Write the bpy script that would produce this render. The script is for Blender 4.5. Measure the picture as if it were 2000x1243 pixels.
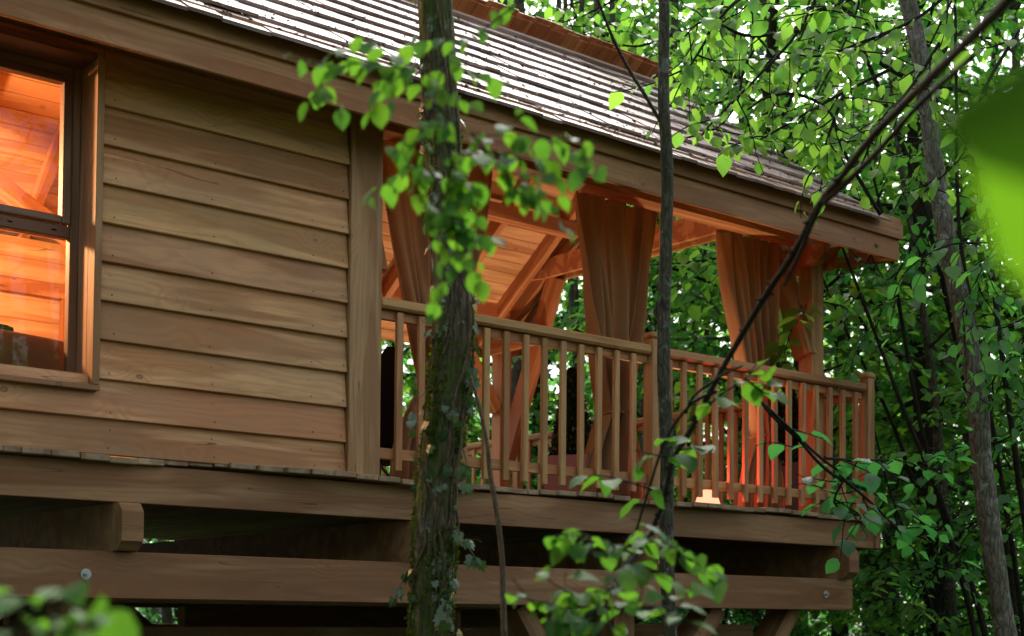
import bpy, math, random
import numpy as np
from mathutils import Matrix, Vector, noise
R = math.radians
rnd = random.Random(7)
rng = np.random.default_rng(11)
S = bpy.context.scene
COL = S.collection
for o in list(bpy.data.objects):
    bpy.data.objects.remove(o)

# ------------------------------------------------------------------ camera
FPX, YAW, PIT, ROL, CY = 2773.6, R(50.74), R(2.2416), R(.4375), 1102.6
CAM = Vector((0, 0, 1.6))
Fv = Vector((math.cos(YAW)*math.cos(PIT), math.sin(YAW)*math.cos(PIT), math.sin(PIT)))
Rv = Vector((math.sin(YAW), -math.cos(YAW), 0))
Uv = Rv.cross(Fv)
Rv, Uv = Rv*math.cos(ROL)+Uv*math.sin(ROL), Uv*math.cos(ROL)-Rv*math.sin(ROL)
cam = bpy.data.cameras.new('camera')
cam.sensor_width = 36
cam.lens = FPX/2000*36
cam.shift_y = (CY-621.5)/2000
cam.clip_start = .05
cam.clip_end = 600
cam.dof.use_dof = True
cam.dof.focus_distance = 7.9
cam.dof.aperture_fstop = 2.8
camo = bpy.data.objects.new('camera', cam)
COL.objects.link(camo)
camo.matrix_world = Matrix(((Rv.x, Uv.x, -Fv.x, CAM.x), (Rv.y, Uv.y, -Fv.y, CAM.y), (Rv.z, Uv.z, -Fv.z, CAM.z), (0, 0, 0, 1)))
S.camera = camo

def at(px, py, d):
    """a point of the place at depth d (metres) in the direction of a photo pixel"""
    return CAM + (Fv + Rv*((px-1000)/FPX) - Uv*((py-CY)/FPX))*d

# ------------------------------------------------------------------ world, sun, exposure
w = bpy.data.worlds.new('World'); S.world = w; w.use_nodes = True
nt = w.node_tree; nt.nodes.clear()
sky = nt.nodes.new('ShaderNodeTexSky'); sky.sky_type = 'NISHITA'; sky.sun_disc = False
SUN_EL, SUN_AZ = R(46), R(42)        # azimuth measured from +X, counter-clockwise
sky.sun_elevation = SUN_EL; sky.sun_rotation = R(90)-SUN_AZ
sky.air_density = 1.0; sky.dust_density = 4.0; sky.ozone_density = 1.0
hs = nt.nodes.new('ShaderNodeHueSaturation'); hs.inputs['Saturation'].default_value = .38
bg = nt.nodes.new('ShaderNodeBackground'); bg.inputs['Strength'].default_value = .15
wo = nt.nodes.new('ShaderNodeOutputWorld')
nt.links.new(sky.outputs[0], hs.inputs['Color']); nt.links.new(hs.outputs[0], bg.inputs[0]); nt.links.new(bg.outputs[0], wo.inputs[0])
sl = bpy.data.lights.new('sun', 'SUN'); sl.energy = 2.0; sl.angle = R(16); sl.color = (1, .97, .92)
so = bpy.data.objects.new('sun', sl); COL.objects.link(so)
sd = Vector((math.cos(SUN_EL)*math.cos(SUN_AZ), math.cos(SUN_EL)*math.sin(SUN_AZ), math.sin(SUN_EL)))
so.rotation_euler = sd.to_track_quat('Z', 'Y').to_euler()
so.location = (0, 0, 30)
S.view_settings.view_transform = 'Standard'; S.view_settings.look = 'None'
S.view_settings.exposure = 1.33; S.view_settings.gamma = 1
S.render.engine = 'CYCLES'
S.cycles.use_denoising = True
S.cycles.max_bounces = 7; S.cycles.diffuse_bounces = 4; S.cycles.glossy_bounces = 3
S.cycles.transmission_bounces = 5; S.cycles.transparent_max_bounces = 8
S.cycles.sample_clamp_indirect = 4
S.cycles.caustics_reflective = False; S.cycles.caustics_refractive = False

# ------------------------------------------------------------------ node helpers
def newmat(name):
    m = bpy.data.materials.new(name); m.use_nodes = True
    t = m.node_tree; t.nodes.clear()
    return m, t, t.nodes.new('ShaderNodeOutputMaterial')
class N:
    def __init__(s, t): s.t = t
    def n(s, typ, **kw):
        x = s.t.nodes.new(typ)
        for k, v in kw.items():
            if k in ('ins',):
                for a, b in v.items():
                    if hasattr(b, 'links') or isinstance(b, bpy.types.NodeSocket): s.t.links.new(b, x.inputs[a])
                    else: x.inputs[a].default_value = b
            else: setattr(x, k, v)
        return x
    def math(s, op, a, b=None, c=None, clamp=False):
        x = s.t.nodes.new('ShaderNodeMath'); x.operation = op; x.use_clamp = clamp
        for i, v in enumerate((a, b, c)):
            if v is None: continue
            if isinstance(v, bpy.types.NodeSocket): s.t.links.new(v, x.inputs[i])
            else: x.inputs[i].default_value = v
        return x.outputs[0]
    def mix(s, f, a, b, bt='MIX'):
        x = s.t.nodes.new('ShaderNodeMix'); x.data_type = 'RGBA'; x.blend_type = bt
        for sock, v in ((x.inputs[0], f), (x.inputs[6], a), (x.inputs[7], b)):
            if isinstance(v, bpy.types.NodeSocket): s.t.links.new(v, sock)
            else: sock.default_value = v if not isinstance(v, tuple) or len(v) == 4 else (*v, 1)
        return x.outputs[2]
    def ramp(s, f, stops):
        x = s.t.nodes.new('ShaderNodeValToRGB'); s.t.links.new(f, x.inputs[0])
        e = x.color_ramp.elements
        while len(e) > 1: e.remove(e[-1])
        e[0].position = stops[0][0]; e[0].color = (*stops[0][1], 1) if isinstance(stops[0][1], tuple) else (stops[0][1],)*3+(1,)
        for p, c in stops[1:]:
            k = e.new(p); k.color = (*c, 1) if isinstance(c, tuple) else (c,)*3+(1,)
        return x.outputs[0]
    def link(s, a, b): s.t.links.new(a, b)

def wood(name, light, dark, knot=(.13, .05, .02), rough=.62, weather=None, wamt=0., var=.25, spec=.3, knots=1., dirt=.25):
    m, t, out = newmat(name); g = N(t)
    tc = g.n('ShaderNodeTexCoord').outputs['Object']
    oi = g.n('ShaderNodeObjectInfo').outputs['Random']
    off = g.n('ShaderNodeCombineXYZ', ins={0: g.math('MULTIPLY', oi, 37.1), 1: g.math('MULTIPLY', oi, 0.0), 2: g.math('MULTIPLY', oi, 61.7)}).outputs[0]
    P = g.n('ShaderNodeVectorMath', operation='ADD', ins={0: tc, 1: off}).outputs[0]
    def scaled(v, s):
        return g.n('ShaderNodeVectorMath', operation='MULTIPLY', ins={0: v, 1: s}).outputs[0]
    # knots: sparse cells, stretched along the board
    vk = g.n('ShaderNodeTexVoronoi', feature='F1', ins={'Vector': scaled(P, (4.4, 6.5, 6.5)), 'Scale': 1.0, 'Randomness': 1.0})
    vsel = g.math('GREATER_THAN', g.n('ShaderNodeSeparateXYZ', ins={0: vk.outputs['Color']}).outputs[0], .66)
    kd = vk.outputs['Distance']
    kg = g.math('MULTIPLY', vsel, g.math('POWER', 2.718, g.math('MULTIPLY', g.math('MULTIPLY', kd, kd), -9.0)))       # wide halo that bends the grain
    # low-frequency wander of the rings
    n1 = g.n('ShaderNodeTexNoise', ins={'Vector': scaled(P, (1.1, 5, 5)), 'Scale': 1.0, 'Detail': 2.0}).outputs[0]
    n2 = g.n('ShaderNodeTexNoise', ins={'Vector': scaled(P, (4, 30, 30)), 'Scale': 1.0, 'Detail': 3.0}).outputs[0]
    sep = g.n('ShaderNodeSeparateXYZ', ins={0: tc})
    yy = g.math('ADD', sep.outputs[1], g.math('MULTIPLY', g.math('SUBTRACT', oi, .5), .12))
    zz = g.math('ADD', sep.outputs[2], g.math('MULTIPLY', oi, .09))
    rad = g.math('SQRT', g.math('ADD', g.math('MULTIPLY', yy, yy), g.math('MULTIPLY', zz, zz)))
    ph = g.math('ADD', g.math('MULTIPLY', rad, 190.0), g.math('ADD', g.math('MULTIPLY', n1, 30.0), g.math('ADD', g.math('MULTIPLY', kg, 17.0*knots), g.math('MULTIPLY', n2, 2.2))))
    ring = g.math('MULTIPLY_ADD', g.math('SINE', ph), .5, .5)
    ring = g.math('POWER', ring, 1.7)
    fib = g.n('ShaderNodeTexNoise', ins={'Vector': scaled(P, (6, 260, 260)), 'Scale': 1.0, 'Detail': 3.0, 'Roughness': .7}).outputs[0]
    broad = g.n('ShaderNodeTexNoise', ins={'Vector': scaled(P, (.8, 9, 9)), 'Scale': 1.0, 'Detail': 3.0}).outputs[0]
    f = g.math('ADD', g.math('MULTIPLY', ring, .24), g.math('ADD', g.math('MULTIPLY', g.math('SUBTRACT', fib, .45), .9), g.math('MULTIPLY', g.math('SUBTRACT', broad, .42), 1.0)), clamp=True)
    bt_ = g.ramp(g.n('ShaderNodeTexNoise', ins={'Vector': scaled(P, (.75, 8, 8)), 'Scale': 1.0, 'Detail': 2.0, 'Distortion': .6}).outputs[0], [(.44, 0.0), (.54, 1.0)])
    heart = (light[0]*.74, light[1]*.60, light[2]*.50)
    c0 = g.mix(bt_, tuple(x*1.1 for x in light), heart)
    c = g.mix(f, c0, tuple(x*.8 for x in dark))
    cr = g.n('ShaderNodeTexNoise', ins={'Vector': scaled(P, (.45, 16, 16)), 'Scale': 1.0, 'Detail': 1.0}).outputs[0]
    cm = g.n('ShaderNodeTexNoise', ins={'Vector': scaled(P, (1.3, 2, 2)), 'Scale': 1.0, 'Detail': 1.0}).outputs[0]
    crk = g.math('MULTIPLY', g.math('LESS_THAN', g.math('ABSOLUTE', g.math('SUBTRACT', cr, .5)), .004), g.math('GREATER_THAN', cm, .56))
    c = g.mix(g.math('MULTIPLY', crk, .75), c, tuple(x*.3 for x in dark))
    kc = g.ramp(kd, [(0.0, .45), (.045, .6), (.075, 1.0), (.105, 0.0)])
    kc = g.math('MULTIPLY', kc, vsel)
    if knots > 0: c = g.mix(g.math('MULTIPLY', kc, .8*knots), c, knot)
    if weather:
        wn = g.n('ShaderNodeTexNoise', ins={'Vector': scaled(P, (.9, 3, 3)), 'Scale': 1.3, 'Detail': 5.0, 'Roughness': .6}).outputs[0]
        c = g.mix(g.math('MULTIPLY', g.ramp(wn, [(.38, 0.0), (.68, 1.0)]), wamt), c, weather)
    dn = g.n('ShaderNodeTexNoise', ins={'Vector': scaled(P, (3, 8, 8)), 'Scale': 1.0, 'Detail': 6.0, 'Roughness': .72}).outputs[0]
    c = g.mix(g.math('MULTIPLY', g.ramp(dn, [(.5, 0.0), (.78, 1.0)]), dirt), c, tuple(x*.35 for x in dark))
    v = g.math('MULTIPLY_ADD', g.math('FRACT', g.math('MULTIPLY', oi, 7.3)), var, 1-var*.5)
    hsv = g.n('ShaderNodeHueSaturation', ins={'Color': c, 'Value': v, 'Hue': g.math('MULTIPLY_ADD', g.math('FRACT', g.math('MULTIPLY', oi, 13.7)), .016, .492)})
    b = g.n('ShaderNodeBump', ins={'Strength': .35, 'Distance': .002, 'Height': g.math('ADD', g.math('MULTIPLY', ring, -.6), g.math('ADD', fib, g.math('MULTIPLY', dn, .6)))})
    p = g.n('ShaderNodeBsdfPrincipled', ins={'Base Color': hsv.outputs[0], 'Roughness': rough, 'Specular IOR Level': spec, 'Normal': b.outputs[0]})
    g.link(p.outputs[0], out.inputs[0])
    return m

M = {}
M['siding'] = wood('larch_siding', (.66, .36, .165), (.35, .145, .055), weather=(.36, .25, .14), wamt=.5, var=.36)
M['trim'] = wood('grey_brown_trim', (.44, .245, .125), (.26, .125, .055), weather=(.30, .18, .095), wamt=.45, var=.14)
M['fascia'] = wood('fascia_wood', (.46, .245, .11), (.27, .12, .045), weather=(.29, .155, .072), wamt=.5, var=.12)
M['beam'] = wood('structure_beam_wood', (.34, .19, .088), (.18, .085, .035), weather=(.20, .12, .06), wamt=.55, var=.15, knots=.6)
M['frame'] = wood('porch_frame_wood', (.50, .255, .12), (.36, .155, .065), var=.16, knots=.6, dirt=.12)
M['rail'] = wood('railing_wood', (.52, .28, .12), (.32, .15, .055), weather=(.34, .20, .09), wamt=.45, var=.2, knots=.5)
M['ceiling'] = wood('ceiling_board_wood', (.60, .38, .20), (.48, .27, .13), var=.12, knots=.7, dirt=.05)
M['deck'] = wood('deck_plank_wood', (.36, .25, .15), (.23, .14, .08), weather=(.2, .18, .12), wamt=.5, var=.4, knots=.3)
M['window'] = wood('window_frame_wood', (.25, .14, .085), (.15, .075, .045), var=.08, knots=.0, rough=.45)
M['glow_lit_trim'] = wood('window_reveal_wood', (.50, .30, .20), (.36, .19, .12), var=.1, knots=.4)  # pinkish room glow on the reveal is put into this colour
M['shingle'] = wood('cedar_shingle', (.44, .33, .31), (.27, .16, .15), weather=(.26, .23, .21), wamt=.4, var=.5, rough=.66, spec=.4, knots=0, dirt=.8)
M['comb'] = wood('orange_lit_cedar_shingle', (.50, .20, .075), (.33, .11, .04), var=.3, rough=.5, knots=0)  # orange light bounced off the roof is put into this colour

def simple(name, col, rough=.6, metal=0., bump=0., bs=40., var=0., spec=.4):
    m, t, out = newmat(name); g = N(t)
    tc = g.n('ShaderNodeTexCoord').outputs['Object']
    nz = g.n('ShaderNodeTexNoise', ins={'Vector': tc, 'Scale': bs, 'Detail': 4.0}).outputs[0]
    c = g.mix(g.math('MULTIPLY', nz, var), col, tuple(x*.4 for x in col))
    p = g.n('ShaderNodeBsdfPrincipled', ins={'Base Color': c, 'Roughness': rough, 'Metallic': metal, 'Specular IOR Level': spec})
    if bump: g.link(g.n('ShaderNodeBump', ins={'Strength': bump, 'Distance': .01, 'Height': nz}).outputs[0], p.inputs['Normal'])
    g.link(p.outputs[0], out.inputs[0]); return m
M['steel'] = simple('galvanised_steel', (.45, .47, .48), .35, .9)
M['black_cloth'] = simple('black_cloth', (.004, .004, .005), .9, spec=.1)
M['planter'] = simple('rose_planter_clay', (.40, .17, .17), .6, var=.3, bs=12)
M['planter_purple'] = simple('dusky_purple_planter_clay', (.20, .10, .12), .6, var=.3, bs=12)
M['cushion'] = simple('brown_velvet', (.17, .075, .03), .9, bump=.15, bs=7, var=.15)
M['dark_blanket'] = simple('dark_blanket', (.02, .015, .012), .9)
M['steel_dark'] = simple('dark_metal', (.03, .02, .018), .5, .6)

def curtain_mat():
    m, t, out = newmat('burlap_curtain'); g = N(t)
    tc = g.n('ShaderNodeTexCoord').outputs['Object']
    wv = g.n('ShaderNodeTexNoise', ins={'Vector': tc, 'Scale': 160.0, 'Detail': 3.0}).outputs[0]
    big = g.n('ShaderNodeTexNoise', ins={'Vector': tc, 'Scale': 5.0, 'Detail': 4.0}).outputs[0]
    c = g.mix(wv, (.70, .46, .26, 1), (.46, .27, .14, 1))
    c = g.mix(g.math('MULTIPLY', big, .5), c, (.38, .22, .11, 1))
    b = g.n('ShaderNodeBump', ins={'Strength': .8, 'Distance': .006, 'Height': g.math('ADD', wv, g.math('MULTIPLY', big, 2.0))})
    d = g.n('ShaderNodeBsdfDiffuse', ins={'Color': c, 'Normal': b.outputs[0]})
    tr = g.n('ShaderNodeBsdfTranslucent', ins={'Color': c})
    mx = g.n('ShaderNodeMixShader', ins={0: .5}); g.link(d.outputs[0], mx.inputs[1]); g.link(tr.outputs[0], mx.inputs[2])
    g.link(mx.outputs[0], out.inputs[0]); return m
M['room'] = wood('room_board_wood', (.60, .40, .22), (.56, .36, .19), var=.03, knots=.1, dirt=.0)
M['curtain'] = curtain_mat()

def glass_mat():
    m, t, out = newmat('window_glass'); g = N(t)
    fr = g.n('ShaderNodeFresnel', ins={'IOR': 1.28}).outputs[0]
    tr = g.n('ShaderNodeBsdfTransparent', ins={'Color': (.97, .97, .96, 1)})
    gl = g.n('ShaderNodeBsdfGlossy', ins={'Roughness': .01, 'Color': (1, 1, 1, 1)})
    mx = g.n('ShaderNodeMixShader', ins={0: fr}); g.link(tr.outputs[0], mx.inputs[1]); g.link(gl.outputs[0], mx.inputs[2])
    g.link(mx.outputs[0], out.inputs[0]); return m
M['glass'] = glass_mat()

def emit(name, col, st):
    m, t, out = newmat(name); g = N(t)
    e = g.n('ShaderNodeEmission', ins={'Color': (*col, 1), 'Strength': st}); g.link(e.outputs[0], out.inputs[0]); return m

def leaf_mat(name, c1, c2, t1, trans=.42, rough=.38, yellow=None, spec=.5, vein=False):
    """c1, c2: reflected leaf colours; t1: colour of light let through"""
    m, t, out = newmat(name); g = N(t)
    ri = g.n('ShaderNodeNewGeometry').outputs['Random Per Island']
    oi = g.n('ShaderNodeObjectInfo').outputs['Random']
    r = g.math('FRACT', g.math('ADD', ri, g.math('MULTIPLY', oi, 5.3)))
    c = g.mix(r, c1, c2)
    tcol = g.mix(r, tuple(x*y for x, y in zip(t1, (.42, .58, .8))), t1)
    if yellow:
        yk = g.ramp(g.math('FRACT', g.math('MULTIPLY', r, 17.3)), [(.955, 0.0), (.965, 1.0)])
        c = g.mix(yk, c, yellow); tcol = g.mix(yk, tcol, yellow)
    tc = g.n('ShaderNodeTexCoord').outputs['Object']
    nz = g.n('ShaderNodeTexNoise', ins={'Vector': tc, 'Scale': 60.0, 'Detail': 2.0}).outputs[0]
    c = g.mix(g.math('MULTIPLY', nz, .35), c, tuple(x*.6 for x in c1))
    hgt = nz
    if vein:
        sp_ = g.n('ShaderNodeSeparateXYZ', ins={0: tc})
        ax_ = g.math('ABSOLUTE', sp_.outputs[0])
        vv = g.math('SINE', g.math('MULTIPLY', g.math('SUBTRACT', sp_.outputs[1], g.math('MULTIPLY', ax_, .75)), 46.0))
        vl = g.ramp(vv, [(.80, 0.0), (.97, 1.0)])
        ml = g.ramp(ax_, [(0.0, 1.0), (.022, 0.0)])
        vm = g.math('MAXIMUM', vl, ml)
        blot = g.n('ShaderNodeTexNoise', ins={'Vector': tc, 'Scale': 3.5, 'Detail': 4.0}).outputs[0]
        c = g.mix(g.math('MULTIPLY', vm, .45), c, tuple(min(1, x*2.2) for x in c2))
        tcol = g.mix(g.math('MULTIPLY', vm, .5), tcol, tuple(x*.45 for x in t1))
        tcol = g.mix(g.math('MULTIPLY', g.ramp(blot, [(.45, 0.), (.7, 1.)]), .5), tcol, tuple(x*.5 for x in t1))
        spt = g.ramp(g.n('ShaderNodeTexNoise', ins={'Vector': g.n('ShaderNodeVectorMath', operation='ADD', ins={0: tc, 1: g.n('ShaderNodeCombineXYZ', ins={0: g.math('MULTIPLY', oi, 90.0)}).outputs[0]}).outputs[0], 'Scale': 7.0, 'Detail': 2.0}).outputs[0], [(.72, 0.), (.75, 1.)])
        c = g.mix(g.math('MULTIPLY', spt, .8), c, (.10, .06, .02)); tcol = g.mix(g.math('MULTIPLY', spt, .8), tcol, (.12, .06, .015))
        hgt = g.math('SUBTRACT', nz, g.math('MULTIPLY', vm, .9))
    b = g.n('ShaderNodeBump', ins={'Strength': .25, 'Distance': .004, 'Height': hgt})
    p = g.n('ShaderNodeBsdfPrincipled', ins={'Base Color': c, 'Roughness': rough, 'Specular IOR Level': spec, 'Normal': b.outputs[0]})
    tr = g.n('ShaderNodeBsdfTranslucent', ins={'Color': tcol})
    mx = g.n('ShaderNodeMixShader', ins={0: trans}); g.link(p.outputs[0], mx.inputs[1]); g.link(tr.outputs[0], mx.inputs[2])
    g.link(mx.outputs[0], out.inputs[0]); return m
M['leaf'] = leaf_mat('woodland_leaf', (.035, .13, .035), (.065, .19, .045), (.26, .76, .09), trans=.52)
M['leaf_lime'] = leaf_mat('lime_green_leaf', (.045, .14, .022), (.085, .20, .03), (.42, .80, .07), trans=.55)
M['leaf_dark'] = leaf_mat('dark_green_leaf', (.028, .11, .042), (.05, .16, .055), (.16, .60, .09), trans=.46)  # slightly darker, bluer green than the woodland leaf
M['leaf_near'] = leaf_mat('fresh_near_leaf', (.022, .085, .032), (.07, .17, .02), (.17, .40, .022), trans=.5, rough=.6, spec=.2, vein=True)
M['leaf_matte'] = leaf_mat('soft_near_leaf', (.05, .11, .012), (.06, .13, .016), (.14, .32, .01), trans=.5, rough=.95, spec=.0)
M['ivy'] = leaf_mat('ivy_leaf', (.02, .06, .018), (.04, .10, .025), (.06, .15, .02), trans=.2, rough=.25, yellow=(.35, .28, .03), spec=.8)
M['conifer'] = leaf_mat('dark_conifer_leaf', (.012, .022, .008), (.025, .04, .012), (.02, .04, .01), trans=.1, yellow=(.2, .16, .03))

def bark(name, c1, c2, moss=0., lich=0., scale=1., mossc=(.05, .09, .012)):
    m, t, out = newmat(name); g = N(t)
    tc = g.n('ShaderNodeTexCoord').outputs['Object']
    sc = g.n('ShaderNodeVectorMath', operation='MULTIPLY', ins={0: tc, 1: (34*scale, 34*scale, 7*scale)}).outputs[0]
    n1 = g.n('ShaderNodeTexNoise', ins={'Vector': sc, 'Scale': 1.0, 'Detail': 6.0, 'Roughness': .7}).outputs[0]
    vo = g.n('ShaderNodeTexVoronoi', feature='DISTANCE_TO_EDGE', ins={'Vector': sc, 'Scale': .9}).outputs['Distance']
    c = g.mix(g.ramp(n1, [(.35, 0.0), (.65, 1.0)]), c2, c1)
    c = g.mix(g.ramp(vo, [(0., .7), (.12, 0.0)]), c, tuple(x*.4 for x in c2))
    if lich:
        ln = g.n('ShaderNodeTexNoise', ins={'Vector': tc, 'Scale': 11.0, 'Detail': 5.0, 'Roughness': .75}).outputs[0]
        c = g.mix(g.math('MULTIPLY', g.ramp(ln, [(.56, 0.0), (.62, 1.0)]), lich), c, (.32, .36, .33))
    if moss:
        mn = g.n('ShaderNodeTexNoise', ins={'Vector': tc, 'Scale': 4.2, 'Detail': 7.0, 'Roughness': .75}).outputs[0]
        mf = g.n('ShaderNodeTexNoise', ins={'Vector': tc, 'Scale': 90.0, 'Detail': 4.0}).outputs[0]
        mc = g.mix(mf, mossc, tuple(x*.35 for x in mossc))
        c = g.mix(g.math('MULTIPLY', g.ramp(mn, [(.43, 0.0), (.55, 1.0)]), moss), c, mc)
    b = g.n('ShaderNodeBump', ins={'Strength': .8, 'Distance': .022/scale, 'Height': g.math('ADD', n1, g.math('MULTIPLY', vo, 1.5))})
    p = g.n('ShaderNodeBsdfPrincipled', ins={'Base Color': c, 'Roughness': .85, 'Specular IOR Level': .12, 'Normal': b.outputs[0]})
    g.link(p.outputs[0], out.inputs[0]); return m
M['bark_moss'] = bark('mossy_bark', (.20, .155, .11), (.035, .027, .018), moss=.7, lich=.9, mossc=(.075, .12, .015))
M['bark_grey'] = bark('grey_bark', (.13, .115, .09), (.04, .035, .028), moss=.25, lich=.35, scale=1.6)
M['bark_pale'] = bark('pale_bark', (.24, .22, .18), (.09, .078, .065), moss=.3, lich=.7, scale=1.3)
M['bark_dark'] = bark('dark_bark', (.032, .025, .02), (.012, .010, .009), moss=.15, scale=2)
M['vine'] = bark('vine_bark', (.17, .125, .085), (.08, .06, .04), scale=3)

# ------------------------------------------------------------------ object helpers
WM = {}
def link(o, parent, Mx):
    COL.objects.link(o)
    if parent is not None:
        o.parent = parent
        o.matrix_basis = WM[parent.name].inverted() @ Mx
    else:
        o.matrix_basis = Mx
    WM[o.name] = Mx
    return o
def thing(name, label, cat, loc=(0, 0, 0), group=None):
    o = bpy.data.objects.new(name, None); o.empty_display_size = .1
    o['label'] = label; o['category'] = cat
    if group: o['group'] = group
    return link(o, None, Matrix.Translation(Vector(loc)))
_bc = {}
def boxmesh(L, W, H, mat, bev):
    k = (round(L, 4), round(W, 4), round(H, 4), mat.name, bev)
    if k in _bc: return _bc[k]
    b = min(bev, W*.3, H*.3)
    v = []; f = []
    hx, hy, hz = L/2, W/2, H/2
    idx = {}
    for sx in (-1, 1):
        for sy in (-1, 1):
            for sz in (-1, 1):
                for ax in range(3):
                    p = [sx*hx, sy*hy, sz*hz]
                    for a in range(3):
                        if a != ax: p[a] -= (sx, sy, sz)[a]*b
                    idx[(sx, sy, sz, ax)] = len(v); v.append(p)
    for ax in range(3):
        a1, a2 = (ax+1) % 3, (ax+2) % 3
        for s in (-1, 1):
            q = []
            for (u, w_) in ((-1, -1), (1, -1), (1, 1), (-1, 1)):
                c = [0, 0, 0]; c[ax] = s; c[a1] = u; c[a2] = w_
                q.append(idx[(*c, ax)])
            f.append(q if s > 0 else q[::-1])
    for ax in range(3):           # edges parallel to ax
        a1, a2 = (ax+1) % 3, (ax+2) % 3
        for u in (-1, 1):
            for w_ in (-1, 1):
                c0 = [0, 0, 0]; c0[ax] = -1; c0[a1] = u; c0[a2] = w_
                c1 = list(c0); c1[ax] = 1
                q = [idx[(*c0, a1)], idx[(*c1, a1)], idx[(*c1, a2)], idx[(*c0, a2)]]
                f.append(q if u*w_ < 0 else q[::-1])
    for sx in (-1, 1):
        for sy in (-1, 1):
            for sz in (-1, 1):
                q = [idx[(sx, sy, sz, 0)], idx[(sx, sy, sz, 1)], idx[(sx, sy, sz, 2)]]
                f.append(q if sx*sy*sz > 0 else q[::-1])
    me = bpy.data.meshes.new('board'); me.from_pydata(v, [], f); me.materials.append(mat); me.update()
    _bc[k] = me
    return me
def beam(name, parent, p, q, w, h, mat, up=(0, 0, 1), bev=.003, label=None):
    """board from p to q (centre line); w along the side axis, h along up"""
    p = Vector(p); q = Vector(q); x = (q-p); L = x.length; x.normalize()
    up = Vector(up)
    y = up.cross(x)
    if y.length < 1e-4: y = Vector((0, 1, 0)).cross(x)
    y.normalize(); z = x.cross(y)
    c = (p+q)/2
    Mx = Matrix(((x.x, y.x, z.x, c.x), (x.y, y.y, z.y, c.y), (x.z, y.z, z.z, c.z), (0, 0, 0, 1)))
    o = bpy.data.objects.new(name, boxmesh(L, w, h, M[mat], bev))
    if label: o['label'] = label
    return link(o, parent, Mx)
def box(name, parent, lo, hi, mat, ax=0, bev=.003, label=None):
    lo = Vector(lo); hi = Vector(hi); c = (lo+hi)/2; s = hi-lo
    p = c.copy(); q = c.copy(); p[ax] = lo[ax]; q[ax] = hi[ax]
    if ax == 0: return beam(name, parent, p, q, s.y, s.z, mat, (0, 0, 1), bev, label)
    if ax == 1: return beam(name, parent, p, q, s.x, s.z, mat, (0, 0, 1), bev, label)
    return beam(name, parent, p, q, s.x, s.y, mat, (0, 1, 0), bev, label)
def meshobj(name, verts, faces, mat, parent=None, origin=(0, 0, 0), smooth=False, kind=None):
    """verts in world space; origin = object origin"""
    org = Vector(origin)
    me = bpy.data.meshes.new(name)
    v = np.asarray(verts, dtype=np.float32)-np.array(org, dtype=np.float32)
    me.from_pydata(v.tolist() if len(v) < 50000 else v.tolist(), [], faces if isinstance(faces, list) else faces.tolist())
    me.materials.append(M[mat] if isinstance(mat, str) else mat)
    if smooth: me.polygons.foreach_set('use_smooth', [True]*len(me.polygons))
    me.update()
    o = bpy.data.objects.new(name, me)
    if kind: o['kind'] = kind
    return link(o, parent, Matrix.Translation(org))
def prism_x(name, parent, poly, x0, x1, mat):
    """polygon in (y,z) extruded from x0 to x1, origin at its centre, long axis kept for the grain"""
    n = len(poly); c = Vector((x0, sum(p[0] for p in poly)/n, sum(p[1] for p in poly)/n))
    v = [(x0, a, b) for a, b in poly]+[(x1, a, b) for a, b in poly]
    f = [list(range(n))[::-1], list(range(n, 2*n))]+[[i, (i+1) % n, n+(i+1) % n, n+i] for i in range(n)]
    o = meshobj(name, v, f, mat, parent, c); return o

def smooth_path(pts, n):
    P = np.array(pts, float); k = len(P)
    t = np.linspace(0, k-1, n); out = []
    for u in t:
        i = min(int(u), k-2); f = u-i
        p0 = P[max(i-1, 0)]; p1 = P[i]; p2 = P[i+1]; p3 = P[min(i+2, k-1)]
        out.append(.5*((2*p1)+(-p0+p2)*f+(2*p0-5*p1+4*p2-p3)*f*f+(-p0+3*p1-3*p2+p3)*f**3))
    return np.array(out)
class MB:
    def __init__(s): s.v = []; s.f = []; s.n = 0
    def tube(s, path, rad, seg=8, bumpf=None):
        P = np.array(path, float); n = len(P)
        rad = np.broadcast_to(np.array(rad, float), (n,))
        T = np.gradient(P, axis=0); T /= np.linalg.norm(T, axis=1)[:, None]+1e-9
        ref = np.array([0, 0, 1.]) if abs(T[0][2]) < .9 else np.array([1., 0, 0])
        A = np.cross(T[0], ref); A /= np.linalg.norm(A)
        base = s.n
        a = np.arange(seg)*2*math.pi/seg
        for i in range(n):
            A = A-T[i]*(A@T[i]); A /= np.linalg.norm(A)+1e-9
            B = np.cross(T[i], A)
            rr = rad[i]*np.ones(seg)
            if bumpf is not None: rr = rr*bumpf(i, a)
            ring = P[i]+rr[:, None]*(np.cos(a)[:, None]*A+np.sin(a)[:, None]*B)
            s.v.append(ring)
        idx = base+np.arange(n*seg).reshape(n, seg)
        i0 = idx[:-1]; i1 = idx[1:]
        q = np.stack([i0, np.roll(i0, -1, 1), np.roll(i1, -1, 1), i1], -1).reshape(-1, 4)
        s.f += q.tolist(); s.n += n*seg
        s.f.append(idx[-1].tolist()); s.f.append(idx[0][::-1].tolist())
    def obj(s, name, mat, parent=None, origin=(0, 0, 0), kind=None):
        return meshobj(name, np.concatenate(s.v), s.f, mat, parent, origin, True, kind)

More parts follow.
